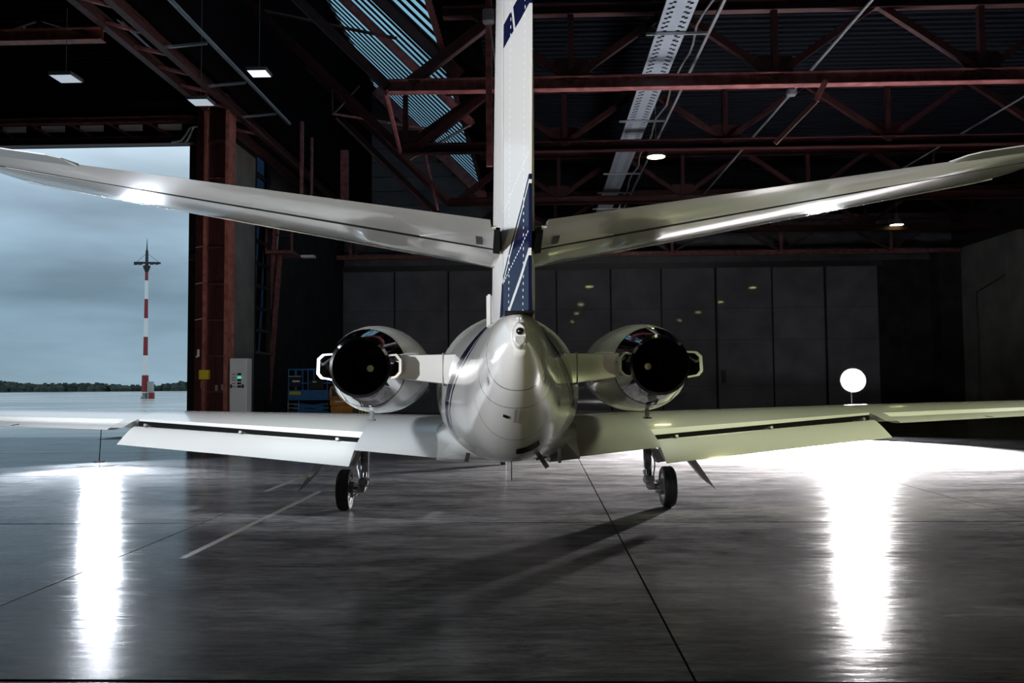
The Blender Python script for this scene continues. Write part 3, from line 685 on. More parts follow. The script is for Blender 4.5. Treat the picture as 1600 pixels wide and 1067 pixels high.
def highbay(lb, x, y, zc, group='round discharge lamps under the roof'):
    t = empty('ceiling_lamp', (x, y, CAM_H + zc), lb, 'lamp', group)
    MB().lathe([(0.0, 0.33), (0.02, 0.36), (0.30, 0.20), (0.42, 0.10), (0.60, 0.09), (0.62, 0.02)], (0, 0, 0), (0, 0, 1), 24, False, True).build('reflector', M['rail'], t, smooth=True)
    MB().lathe([(0.0, 0.325), (0.015, 0.325)], (0, 0, 0.0), (0, 0, 1), 24, True, True).build('lamp_lens', M['hid'], t)
    MB().tube([(0, 0, 0.6), (0, 0, DECK - CAM_H - zc - 0.02)], 0.015, 5).build('suspension', M['rail'], t)
    return t
highbay('round bright roof lamp hanging right of the cable tray', 4.4, 31.0, 8.35)
highbay('round yellowish roof lamp far back at right above the flood lamp', 18.6, 44.0, 8.08)
for x, y, lb in ((4.4, 16.2, 'round roof lamp above the right wing root, just above the frame'), (4.4, 5, 'round roof lamp above the tail, above the frame'), (4.4, -8, 'round roof lamp behind the viewer, near the fin line'),
                 (18.6, 30, 'round roof lamp right of the flood lamp, outside the frame'), (18.6, 17, 'round roof lamp beyond the right wing tip, outside the frame'), (18.6, 5, 'round roof lamp far right of the tailplane, outside the frame'), (18.6, -8, 'round roof lamp behind the viewer, far right')):
    highbay(lb, x, y, 8.2, 'roof lamps outside the frame')
def panel_lamp(lb, px, py, Y, mt, sz=0.62):
    p = at(px, py, Y)
    t = empty('panel_lamp', p, lb, 'lamp', 'square panel lamps over the left bay')
    MB().bx((-sz / 2, -sz / 2, 0), (sz / 2, sz / 2, 0.09)).build('housing', M['rail'], t)
    MB().bx((-sz / 2 + 0.03, -sz / 2 + 0.03, -0.01), (sz / 2 - 0.03, sz / 2 - 0.03, 0.0)).build('diffuser', M[mt], t)
    MB().tube([(0, 0, 0.09), (0, 0, max(0.3, (slope(p.x) if GX1 < p.x < -1.65 else DECK) - p.z - 0.02))], 0.010, 5).build('suspension', M['rail'], t)
panel_lamp('dim square panel lamp high over the open left bay', 103, 123, 22.0, 'panel_lit')
panel_lamp('brightest square panel lamp right of the red column head', 405, 115, 22.5, 'panel_warm', 0.55)
panel_lamp('dim square panel lamp half behind the red column', 314, 160, 24.3, 'panel_lit')

# ------------------------------------------------------------------ lifts at the back left
SY = 36.0
o0 = Vector((at(487, 600, SY).x, SY, 0))
lf = empty('scissor_lift', o0, 'blue scissor lift parked behind the left engine', 'lift')
def lp(px, py): q = at(px, py, SY) - o0; return (q.x, q.z)
xa, za = lp(455, 625); xb, zb_ = lp(517, 577)
MB().bx((xa, -0.5, za), (xb, 0.5, za + 0.42)).build('platform_box', M['blue'], lf, bevel=0.01)
xm = lp(487, 600)[0]
for yq in (-0.48, 0.48):
    for xx in (xa + 0.03, lp(468, 600)[0], lp(486, 600)[0], xb - 0.03):
        MB().bar((xx, yq, za + 0.4), (xx, yq, zb_), 0.045, 0.045).build('rail_post', M['blue'], lf)
    for zz in (zb_, za + 0.72): MB().bar((xa, yq, zz), (xb, yq, zz), 0.05, 0.05).build('guard_rail', M['blue'], lf)
MB().bx((lp(462, 0)[0], -0.56, lp(0, 608)[1]), (lp(478, 0)[0], -0.50, lp(0, 593)[1])).build('control_box', M['black'], lf)
MB().bx((lp(466, 0)[0], -0.58, lp(0, 601)[1]), (lp(477, 0)[0], -0.56, lp(0, 598)[1])).build('white_decal', M['whiteplate'], lf)
MB().bar((lp(460, 0)[0], -0.58, lp(0, 592)[1]), (lp(479, 0)[0], -0.58, lp(0, 592)[1]), 0.03, 0.05).build('bracket', M['pipe'], lf)
MB().bx((lp(461, 0)[0], -0.53, lp(0, 620)[1]), (lp(478, 0)[0], -0.50, lp(0, 615)[1])).build('yellow_decal', M['yellow'], lf)
MB().bx((lp(491, 0)[0], -0.53, lp(0, 612)[1]), (lp(512, 0)[0], -0.50, lp(0, 598)[1])).build('dark_panel', M['black'], lf)
MB().bx((lp(496, 0)[0], -0.545, lp(0, 601.5)[1]), (lp(502, 0)[0], -0.53, lp(0, 599.5)[1])).build('white_decal', M['whiteplate'], lf)
for k in range(3):
    z0 = 0.42 + k * 0.18
    for yq in (-0.35, 0.35):
        MB().bar((xa + 0.2, yq, z0), (xb - 0.2, yq, z0 + 0.18), 0.05, 0.09).build('scissor_arm', M['blue'], lf)
        MB().bar((xb - 0.2, yq + 0.06, z0), (xa + 0.2, yq + 0.06, z0 + 0.18), 0.05, 0.09).build('scissor_arm', M['blue'], lf)
MB().bx((xa, -0.45, 0.16), (xb, 0.45, 0.42)).build('chassis', M['blue'], lf, bevel=0.02)
for xx in (xa + 0.3, xb - 0.3):
    for yq in (-0.45, 0.45): MB().lathe([(-0.06, 0.16), (0.06, 0.16)], (xx, yq, 0.16), (0, 1, 0), 16, True, True).build('wheel', M['rubber'], lf)
for xx in (lp(460, 0)[0], lp(476, 0)[0]): MB().bar((xx, -0.6, 0.2), (xx, -0.6, lp(0, 629)[1]), 0.03, 0.03).build('ladder_rail', M['pipe'], lf)
for py in (634, 640, 646): MB().bar((lp(460, 0)[0], -0.6, lp(0, py)[1]), (lp(476, 0)[0], -0.6, lp(0, py)[1]), 0.03, 0.03).build('rung', M['pipe'], lf)
SY2 = 34.0
o0 = Vector((at(540, 600, SY2).x, SY2, 0))
yl = empty('boom_lift', o0, 'orange lift truck half hidden below the left engine', 'lift')
def lp2(px, py): q = at(px, py, SY2) - o0; return (q.x, q.z)
a = lp2(519, 633); bq = lp2(562, 603)
b = MB(); th = 0.07
b.bx((a[0], -0.4, a[1]), (bq[0], 0.4, a[1] + 0.36)); b.bx((a[0], -0.4, a[1] + 0.36), (a[0] + th, 0.4, bq[1])); b.bx((bq[0] - th, -0.4, a[1] + 0.36), (bq[0], 0.4, bq[1])); b.bx((a[0], -0.4, bq[1] - th), (bq[0], 0.4, bq[1]))
b.build('hood_frame', M['orange'], yl, bevel=0.008)
MB().bx((a[0] + th, -0.33, a[1] + 0.3), (bq[0] - th, 0.3, bq[1] - th)).build('dark_grille', M['black'], yl)
MB().bx((lp2(529, 0)[0], -0.41, lp2(0, 632)[1]), (lp2(542, 0)[0], -0.40, lp2(0, 630)[1])).build('white_decal', M['whiteplate'], yl)
tx = bpy.data.curves.new('lettering', 'FONT'); tx.body = '505/R'; tx.size = 0.17; tx.extrude = 0.003
tmp = bpy.data.objects.new('lettering_curve', tx); COL.objects.link(tmp)
bpy.context.view_layer.update()
me_ = bpy.data.meshes.new_from_object(tmp.evaluated_get(bpy.context.evaluated_depsgraph_get())); me_.name = 'lettering'
bpy.data.objects.remove(tmp)
to = bpy.data.objects.new('lettering', me_); COL.objects.link(to); to.parent = yl; to.location = (lp2(521, 0)[0], -0.405, lp2(0, 628)[1]); to.rotation_euler = (PI / 2, 0, 0)
me_.materials.clear(); me_.materials.append(M['black'])
MB().bx((lp2(523, 0)[0], -0.5, 0.30), (lp2(556, 0)[0], 0.5, lp2(0, 637)[1])).build('chassis', M['orange'], yl, bevel=0.02)
MB().bar((lp2(523, 0)[0], -0.55, lp2(0, 642)[1]), (lp2(548, 0)[0], -0.55, lp2(0, 642)[1]), 0.05, 0.05).build('bumper_bar', M['orange'], yl)
for xx in (lp2(527, 0)[0], lp2(553, 0)[0]):
    for yq in (-0.42, 0.42): MB().lathe([(-0.09, 0.3), (-0.06, 0.32), (0.06, 0.32), (0.09, 0.3)], (xx, yq, 0.32), (0, 1, 0), 20, True, True).build('wheel', M['rubber'], yl)
cr_ = at(571, 650, 33.5)
ck = empty('yellow_crate', (cr_.x, 33.5, 0), 'small mottled yellow crate beside the orange lift', 'crate')
hh = at(560, 639, 33.5).z
MB().bx((-0.2, -0.3, 0), (0.2, 0.3, hh)).build('crate_body', M['yellow'], ck, bevel=0.01)
for xx in (-0.12, 0.0, 0.12): MB().bx((xx - 0.025, -0.315, 0.05), (xx + 0.025, -0.3, hh - 0.05)).build('slot', M['black'], ck)

# ------------------------------------------------------------------ flood lamps on stands
def flood(lb, pos, target, r, mkey, stand=True):
    t = empty('flood_lamp', (pos[0], pos[1], 0), lb, 'lamp', 'portable flood lamps lighting the aircraft')
    h = pos[2]
    d = (Vector(target) - Vector(pos)).normalized()
    MB().lathe([(-0.30, r * 0.4), (-0.24, r * 0.75), (-0.02, r * 1.08), (0.03, r * 1.1), (0.03, r)], (0, 0, h), d, 28, True, False).build('lamp_head', M['black'], t, smooth=True)
    MB().lathe([(0.0, r), (0.012, r)], (0, 0, h), d, 28, True, True).build('lamp_lens', M[mkey], t)
    MB().tube([(0, 0.2, h - r * 0.6), (0, 0.12, 0.45 if stand else 0.01)], 0.025 if stand else 0.012).build('pole', M['black'], t)
    if not stand: MB().lathe([(0, 0.13), (0.02, 0.12)], (0, 0.12, 0), (0, 0, 1), 20, True, True).build('base_plate', M['greypaint'], t)
    for k in range(3 if stand else 0):
        a = 2 * PI * k / 3 + 0.5
        MB().tube([(0, 0.12, 0.55), (0.45 * math.cos(a), 0.12 + 0.45 * math.sin(a), 0.015)], 0.015, 6).build('leg', M['black'], t)
    return t
FL = at(1333, 594, 27.5)
flood('dazzling white flood lamp on a stand beyond the right wing', FL, (4.0, 15, 0.0), 0.36, 'lamp_r')
FLl = at(152, 656, 19.5)
flood('cool white flood lamp standing low behind the left wing', FLl, (-4, 8, 0.0), 0.2, 'lamp_l', stand=False)

# ------------------------------------------------------------------ the aircraft
jet = empty('business_jet', A_LOC, 'white twin-engine business jet seen from behind, navy striped rudder', 'aircraft', rz=A_YAW)
def part(b, name, m, parent=jet, **kw): return b.build(name, M[m] if isinstance(m, str) else m, parent, **kw)
# fuselage sections: u, half width, top, bottom, height of greatest width
sec = np.array([
    (4.80, 0.050, 0.34, 0.19, 0.27), (4.90, 0.085, 0.40, 0.12, 0.27), (5.20, 0.16, 0.45, -0.04, 0.23), (5.8, 0.25, 0.49, -0.26, 0.12),
    (6.4, 0.325, 0.53, -0.46, 0.0), (7.0, 0.40, 0.575, -0.625, -0.08), (7.8, 0.54, 0.63, -0.715, -0.07), (8.6, 0.67, 0.70, -0.79, -0.04),
    (9.6, 0.80, 0.79, -0.875, -0.03), (11.0, 0.91, 0.87, -0.965, -0.03), (12.0, 0.94, 0.90, -0.99, -0.04), (16.5, 0.94, 0.90, -0.99, -0.04),
    (17.6, 0.90, 0.84, -0.97, -0.06), (18.8, 0.74, 0.50, -0.90, -0.18), (19.8, 0.46, 0.10, -0.76, -0.30), (20.4, 0.20, -0.18, -0.58, -0.38), (20.55, 0.03, -0.35, -0.42, -0.385)])
def pchip(x, y, xq):
    h = np.diff(x); d = np.diff(y) / h; n = len(x); s = np.zeros(n)
    for i in range(1, n - 1):
        if d[i - 1] * d[i] > 0:
            w1, w2 = 2 * h[i] + h[i - 1], h[i] + 2 * h[i - 1]; s[i] = (w1 + w2) / (w1 / d[i - 1] + w2 / d[i])
    s[0], s[-1] = d[0], d[-1]
    i = np.clip(np.searchsorted(x, xq) - 1, 0, n - 2); t = (xq - x[i]) / h[i]
    return y[i] * (1 + 2 * t) * (1 - t) ** 2 + h[i] * s[i] * t * (1 - t) ** 2 + y[i + 1] * t * t * (3 - 2 * t) + h[i] * s[i + 1] * t * t * (t - 1)
def fus(u, a, off=0.0):
    """point on the fuselage skin; a = angle, 0 right, 90 top, -90 keel"""
    q = [float(pchip(sec[:, 0], sec[:, k], np.array([u]))[0]) for k in range(1, 5)]
    hw, tp, bt, zm = q
    c, s = math.cos(a), math.sin(a)
    e = 1.0 if s > 0 else 0.92
    x = (hw + off) * math.copysign(abs(c) ** e, c)
    z = zm + ((tp - zm + off) * s if s > 0 else (zm - bt + off) * math.copysign(abs(s) ** e, s))
    return L(x, u, z)
us = np.concatenate([np.linspace(4.80, 5.2, 8), np.linspace(5.3, 12, 46), np.linspace(12.6, 16.5, 6), np.linspace(16.8, 20.55, 18)])
part(MB().loft([[fus(u, 2 * PI * k / 56) for k in range(56)] for u in us]), 'fuselage', M['fuselage'], smooth=True, angle=60)
# belly fairing carrying the wing
bs = []
for u, hw, bt, tp in ((9.7, 0.15, -0.86, -0.70), (10.0, 0.5, -0.90, -0.55), (10.6, 0.86, -0.96, -0.45), (11.5, 1.0, -1.05, -0.40), (13.2, 1.0, -1.06, -0.42), (14.2, 0.8, -1.04, -0.5), (15.2, 0.35, -1.0, -0.7)):
    bs.append([L(hw * math.copysign(abs(math.cos(a)) ** 0.7, math.cos(a)), u, (bt + tp) / 2 + (tp - bt) / 2 * math.copysign(abs(math.sin(a)) ** 0.7, math.sin(a))) for a in [2 * PI * k / 32 for k in range(32)]])
part(MB().loft(bs), 'belly_fairing', 'white', smooth=True, angle=50)
def patch(name, m, u0, u1, a0, a1, off=0.006, n=10, cap=False, parent=None, lift=0.0):
    b = MB(); rows = []
    for i in range(n + 1):
        u = u0 + (u1 - u0) * i / n
        rows.append([fus(u, a0 + (a1 - a0) * k / n + lift * i / n, off) for k in range(n + 1)])
    b.loft(rows, False, False, False)
    return part(b, name, m, parent or bpy.data.objects['fuselage'], smooth=True)
patch('vent_slot', 'dark', 6.50, 6.67, R(-88), R(-58), 0.008, lift=0)
patch('vent_slot', 'dark', 6.93, 6.99, R(-91), R(-81), 0.008)
patch('placard', 'dark', 5.67, 5.73, R(-110), R(-101), 0.006)
for sg in (-1, 1): patch('access_cover', 'greypaint', 5.46, 5.53, R(-90) + sg * R(69), R(-90) + sg * R(60), 0.006)
patch('drain_slot', 'greypaint', 5.5, 5.8, R(-93.0), R(-89), 0.006)
# aerials and drains under the tail
part(MB().tube([L(0.0, 8.1, -0.70), L(0.0, 8.1, -0.92)], [0.016, 0.010], 8), 'drain_mast', 'brushed')
part(MB().bar(L(0.22, 7.3, -0.60), L(0.30, 7.3, -0.72), 0.014, 0.04), 'blade_aerial', 'black')
part(MB().bar(L(0.20, 7.25, -0.645), L(0.29, 7.25, -0.625), 0.014, 0.02), 'blade_aerial', 'black')
part(MB().bar(L(-0.41, 8.2, -0.66), L(-0.43, 8.2, -0.745), 0.014, 0.04), 'blade_aerial', 'black')
part(MB().bar(L(0.50, 8.6, -0.66), L(0.50, 8.6, -0.80), 0.03, 0.06), 'blade_aerial', 'brushed')
part(MB().bar(L(-0.19, 7.0, 0.42), L(-0.19, 7.0, 0.745), 0.045, 0.10), 'air_scoop', 'white', bevel=0.012)
# tail light housing
th = MB(); rings = []
for u, s_ in ((4.95, 1.0), (4.80, 0.95), (4.72, 0.82), (4.705, 0.70)):
    rings.append([L(0.046 * s_ * math.cos(a), u, 0.275 + 0.085 * s_ * math.sin(a)) for a in [2 * PI * k / 28 for k in range(28)]])
part(th.loft(rings), 'tail_light_housing', 'white', smooth=True)
hs = bpy.data.objects['tail_light_housing']
part(MB().lathe([(0, 0.022), (-0.012, 0.021), (-0.022, 0.014), (-0.026, 0.003)], L(0.0, 4.705, 0.295), (0, 1, 0), 20, True, True), 'tail_light', 'lensblack', hs, smooth=True)
part(MB().prism([L(-0.024, 4.70, 0.268), L(0.024, 4.70, 0.268), L(0.024, 4.70, 0.235), L(0, 4.70, 0.215), L(-0.024, 4.70, 0.235)], (0, 0.02, 0)), 'light_lens', 'greypaint', hs)
part(MB().lathe([(0, 0.004), (0.05, 0.003)], L(0.0, 4.80, 0.345), (0, 0, 1), 8, True, True), 'static_wick', 'black', hs)

# aerofoil sections -------------------------------------------------
def foil(t, cut0=0.0, cut1=1.0, n=14, camber=0.0):
    """closed outline (x from LE 0 to TE 1), upper then lower, cut between cut0 and cut1"""
    def th(x): return 5 * t * (0.2969 * math.sqrt(x) - 0.126 * x - 0.3516 * x * x + 0.2843 * x ** 3 - 0.1036 * x ** 4)
    xs_ = [cut0 + (cut1 - cut0) * (0.5 - 0.5 * math.cos(PI * k / n)) for k in range(n + 1)]
    cm = lambda x: camber * 4 * x * (1 - x)
    up = [(x, cm(x) + th(x)) for x in reversed(xs_)]; lo = [(x, cm(x) - th(x)) for x in xs_]
    if cut0 <= 0: lo = lo[1:]
    return up + lo
def wing_ring(v, uLE, uTE, zLE, zTE, t, c0=0.0, c1=1.0, camber=0.0):
    c = uLE - uTE
    return [L(v, uLE - x * c, zLE + (zTE - zLE) * x + y * c) for x, y in foil(t, c0, c1, 14, camber)]
def lerp_tab(tab, v):
    tab = sorted(tab); 
    for a, b in zip(tab, tab[1:]):
        if v <= b[0]:
            t = (v - a[0]) / (b[0] - a[0]); return [a[i] + (b[i] - a[i]) * t for i in range(1, len(a))]
    return list(tab[-1][1:])
# wing: v, LE u, TE u, LE zc, TE zc, thickness ratio
WT = [(0.5, 13.35, 10.15, -0.66, -0.90, 0.14), (0.80, 13.3, 10.15, -0.64, -0.88, 0.135), (1.88, 13.05, 10.22, -0.58, -0.775, 0.13), (4.85, 12.60, 10.72, -0.45, -0.51, 0.12), (8.2, 12.15, 11.08, -0.32, -0.385, 0.11), (8.45, 12.0, 11.15, -0.315, -0.38, 0.08), (8.56, 11.8, 11.3, -0.31, -0.36, 0.04)]
def WS(v): return lerp_tab(WT, v)
def wing_side(sg):
    w = MB()
    def ring(v, cut):
        q = WS(v); return [Vector((p.x * sg, p.y, p.z)) for p in wing_ring(v, q[0], q[1], q[2], q[3], q[4], 0.0, cut, 0.012)]
    w.loft([ring(v, 1.0) for v in (0.5, 0.8, 1.1, 1.5, 1.86)])
    w.loft([ring(v, 0.74) for v in (1.86, 2.4, 3.2, 4.0, 4.84)])
    w.loft([ring(v, 1.0) for v in (4.84, 5.0)])
    w.loft([ring(v, 0.76) for v in (5.0, 6.0, 7.0, 7.7)])
    w.loft([ring(v, 1.0) for v in (7.7, 8.2, 8.45, 8.56)])
    wo = part(w, 'wing', 'white', smooth=True, angle=35)
    # cove behind the rear spar
    def at_x(v, x, dz):
        q = WS(v); return L(sg * v, q[0] + (q[1] - q[0]) * x, q[2] + (q[3] - q[2]) * x + dz)
    part(MB().loft([[at_x(v, 0.745, 0.05), at_x(v, 0.755, 0.05), at_x(v, 0.755, -0.06), at_x(v, 0.745, -0.06)] for v in (1.9, 3.2, 4.82)]), 'flap_cove', 'dark', wo)
    # flap lowered
    fr = []
    for v, uh, zh, ut, zt in ((1.90, 10.84, -0.735, 10.13, -0.965), (3.3, 10.93, -0.625, 10.32, -0.835), (4.82, 11.08, -0.515, 10.53, -0.705)):
        fr.append([Vector((p.x * sg, p.y, p.z)) for p in wing_ring(v, uh, ut, zh, zt, 0.12)])
    fo = part(MB().loft(fr), 'flap', 'white', smooth=True, angle=40)
    for v in (2.1, 3.35, 4.6):
        q = lerp_tab([(1.9, 10.84, -0.735), (4.82, 11.08, -0.515)], v)
        part(MB().bar(L(sg * v, q[0] + 0.15, q[1] - 0.02), L(sg * (v + 0.06), q[0] - 0.10, q[1] + 0.045), 0.035, 0.03), 'flap_bracket', 'gearmetal', fo)
    # aileron
    ar = []
    for v in (5.03, 6.0, 7.0, 7.67):
        q = WS(v); c = q[0] - q[1]; uh = q[0] - 0.77 * c; zh = q[2] + (q[3] - q[2]) * 0.77
        ar.append([Vector((p.x * sg, p.y, p.z)) for p in wing_ring(v, uh, q[1] - 0.01, zh, q[3] - 0.03, 0.16)])
    part(MB().loft(ar), 'aileron', 'white', smooth=True, angle=40)
    # leading edge of bare metal
    part(MB().loft([[Vector((p.x * sg, p.y, p.z)) for p in wing_ring(v, WS(v)[0] + 0.006, WS(v)[1], WS(v)[2], WS(v)[3], WS(v)[4] * 1.04, 0.0, 0.07, 0.012)] for v in (1.0, 2, 4, 6, 8.2)]), 'leading_edge', 'brushed', wo, smooth=True, angle=40)
    # wing root fillet: ends in a sharp corner at the trailing edge
    q = [L(sg * 0.86, 10.12, -0.895), L(sg * 0.62, 10.5, -0.62), L(sg * 0.50, 10.3, -0.95), L(sg * 0.86, 10.6, -0.70), L(sg * 0.80, 11.6, -0.40), L(sg * 0.45, 11.6, -1.0), L(sg * 0.9, 11.6, -0.9)]
    part(MB().add(q, [(0, 1, 2), (0, 3, 1), (1, 3, 4), (0, 2, 5, 6), (0, 6, 4, 3), (1, 4, 5, 2), (4, 6, 5)]), 'wing_fillet', 'white', wo)
    for v in (6.2, 7.4, 8.3):
        q = WS(v); part(MB().tube([L(sg * v, q[1], q[3]), L(sg * (v + 0.02), q[1] - 0.14, q[3] - 0.01)], 0.004, 5), 'static_wick', 'black', wo)
    return wo
for sg in (-1, 1): wing_side(sg)

# fin and rudder: zc, LE u, hinge u, half thickness at hinge, TE u, half thickness amidships
FT = [(0.30, 9.2, 5.42, 0.095, 4.86, 0.175), (0.62, 8.0, 5.32, 0.094, 4.77, 0.165), (0.95, 7.45, 5.20, 0.092, 4.66, 0.155), (1.9, 6.75, 4.87, 0.086, 4.36, 0.135), (3.2, 5.8, 4.42, 0.065, 3.95, 0.10), (3.42, 5.5, 4.4, 0.05, 3.95, 0.07)]
rings = []
for zc, le, hg, hh_, te, hm in FT:
    pr = [(le, 0.0), (le - 0.05, hm * 0.30), (le - 0.25, hm * 0.62), (le - (le - hg) * 0.30, hm * 0.95), (le - (le - hg) * 0.5, hm), (le - (le - hg) * 0.78, hm * 0.86), (hg, hh_)]
    rings.append([L(-w_, u, zc) for u, w_ in pr] + [L(w_, u, zc) for u, w_ in reversed(pr[1:])])
fin = part(MB().loft(rings), 'fin', M['fin'], smooth=True, angle=35)
part(MB().loft([[L(-(hh_ - 0.006), hg - 0.012, zc), L(hh_ - 0.006, hg - 0.012, zc), L(hh_ - 0.006, hg - 0.001, zc), L(-(hh_ - 0.006), hg - 0.001, zc)] for zc, le, hg, hh_, te, hm in FT]), 'rear_spar', 'dark', fin)
DEF = 0.062
rr_ = []
for zc in (0.425, 0.62, 0.95, 1.4, 1.9, 2.5, 3.2):
    q = lerp_tab([(z, h, hh_, t) for z, l, h, hh_, t, hm in FT], zc); hg, hh_, te = q
    sl = lambda s, w_: (lambda u: L(w_ + DEF * s, u, zc))(hg - 0.03 - s * (hg - 0.03 - te))
    w0 = hh_ - 0.006
    rr_.append([sl(0, -w0 * 0.3), sl(0.02, -w0), sl(0.3, -w0 * 0.75), sl(0.7, -w0 * 0.34), sl(1.0, -0.008), sl(1.0, 0.008), sl(0.7, w0 * 0.34), sl(0.3, w0 * 0.75), sl(0.02, w0), sl(0, w0 * 0.3)])
rud_o = part(MB().loft(rr_), 'rudder', M['rudder'], smooth=True, angle=40)
part(MB().loft([[L(DEF * 0.72 + 0.030, 4.99 - (z - 0.45) * 0.33, z), L(DEF + 0.010, 4.83 - (z - 0.45) * 0.33, z), L(DEF + 0.004, 4.835 - (z - 0.45) * 0.33, z), L(DEF * 0.72 + 0.022, 5.0 - (z - 0.45) * 0.33, z)] for z in (0.50, 0.9, 1.2)]), 'trailing_strip', 'dark', rud_o)  # dark strip: shade on the rudder's right face put into the colour
part(MB().bx(L(-0.08, 5.36, 0.413), L(0.09, 4.86, 0.424)), 'rudder_seal', 'dark', fin)
part(MB().loft([[L(-w_, u, z) for u, w_, z in ((5.6, 0.09, 0.30), (4.85, 0.02, 0.30), (4.85, 0.014, 0.385), (5.6, 0.08, 0.385))], [L(w_, u, z) for u, w_, z in ((5.6, 0.09, 0.30), (4.85, 0.02, 0.30), (4.85, 0.014, 0.385), (5.6, 0.08, 0.385))]]), 'fin_base', 'white', fin)

# tailplane
def TS(v):
    # LE u, hinge u, TE u, zc
    return lerp_tab([(0.10, 6.27, 5.27, 4.60, 0.895), (3.05, 5.62, 5.06, 4.79, 1.345), (3.2, 5.58, 5.05, 4.80, 1.37), (3.25, 5.47, 5.05, 4.805, 1.376), (3.28, 5.25, 5.05, 4.82, 1.38)], v)
def tail_side(sg):
    def ring(v, c0, c1, le=None):
        l, h, t_, z = TS(v); 
        return [Vector((p.x * sg, p.y, p.z)) for p in wing_ring(v, l, t_, z, z, 0.095 if v < 3.1 else 0.07, c0, c1)]
    def hx(v): l, h, t_, z = TS(v); return (l - h) / (l - t_)
    st = part(MB().loft([ring(v, 0.0, hx(v)) for v in (0.10, 0.6, 1.4, 2.2, 3.05, 3.2, 3.25, 3.28)]), 'stabilizer', 'white', smooth=True, angle=40)
    el_ = part(MB().loft([ring(v, hx(v) + 0.028, 1.0) for v in (0.16, 0.5, 1.0, 1.6, 2.3, 3.05, 3.27)]), 'elevator', 'white', smooth=True, angle=40)
    # dark gap line at the hinge
    part(MB().loft([[Vector((p.x * sg, p.y, p.z)) for p in wing_ring(v, TS(v)[0], TS(v)[2], TS(v)[3], TS(v)[3], 0.0965, hx(v) - 0.002, hx(v) + 0.034)] for v in (0.10, 1.0, 2.0, 3.2)]), 'hinge_gap', 'dark', st)
    # bare metal leading edge
    part(MB().loft([[Vector((p.x * sg, p.y, p.z)) for p in wing_ring(v, TS(v)[0] + 0.005, TS(v)[2], TS(v)[3], TS(v)[3], 0.099, 0.0, 0.16)] for v in (0.7, 1.4, 2.2, 3.05, 3.16)]), 'leading_edge', 'brushed', st, smooth=True, angle=40)
    # trailing edge extension with a rounded inner corner
    ext = []
    for v, d in ((2.50, 0.02), (2.53, 0.11), (2.60, 0.15), (2.9, 0.16), (3.27, 0.17)):
        t_, z = TS(v)[2], TS(v)[3]
        ext.append([L(sg * v, t_ + 0.03, z + 0.010), L(sg * v, t_ - d, z + 0.004), L(sg * v, t_ - d, z - 0.002), L(sg * v, t_ + 0.03, z - 0.006)])
    part(MB().loft(ext), 'trailing_strip', 'white', el_)
    # root fairing with a dark slot
    z = 0.895
    def rp_(v, u, dz): return L(sg * v, u, 0.895 + (v - 0.1) * 0.1525 + dz)
    b = MB().prism([rp_(0.13, 5.22, -0.0595), rp_(0.13, 4.74, -0.0155), rp_(0.60, 5.18, -0.053)], (0, 0, 0.012))
    rf = part(b, 'root_fairing', 'white', el_)
    b = MB().prism([rp_(0.21, 5.14, -0.058), rp_(0.25, 5.14, -0.058), rp_(0.25, 4.98, -0.043), rp_(0.21, 4.98, -0.043)], (0, 0, 0.015)); part(b, 'slot', 'black', el_)
    b = MB().prism([rp_(0.105, 5.26, -0.082), rp_(0.150, 5.26, -0.082), rp_(0.140, 4.78, -0.034), rp_(0.105, 4.78, -0.034)], (0, 0, 0.03)); part(b, 'root_gap', 'dark', el_)
    part(MB().tube([L(sg * 3.2, 5.22, 1.37), L(sg * 3.42, 5.12, 1.375)], 0.006, 5), 'static_wick', 'brushed', st)
    part(MB().tube([L(sg * 3.2, 5.12, 1.37), L(sg * 3.36, 5.0, 1.385)], 0.006, 5), 'static_wick', 'brushed', st)
for sg in (-1, 1): tail_side(sg)

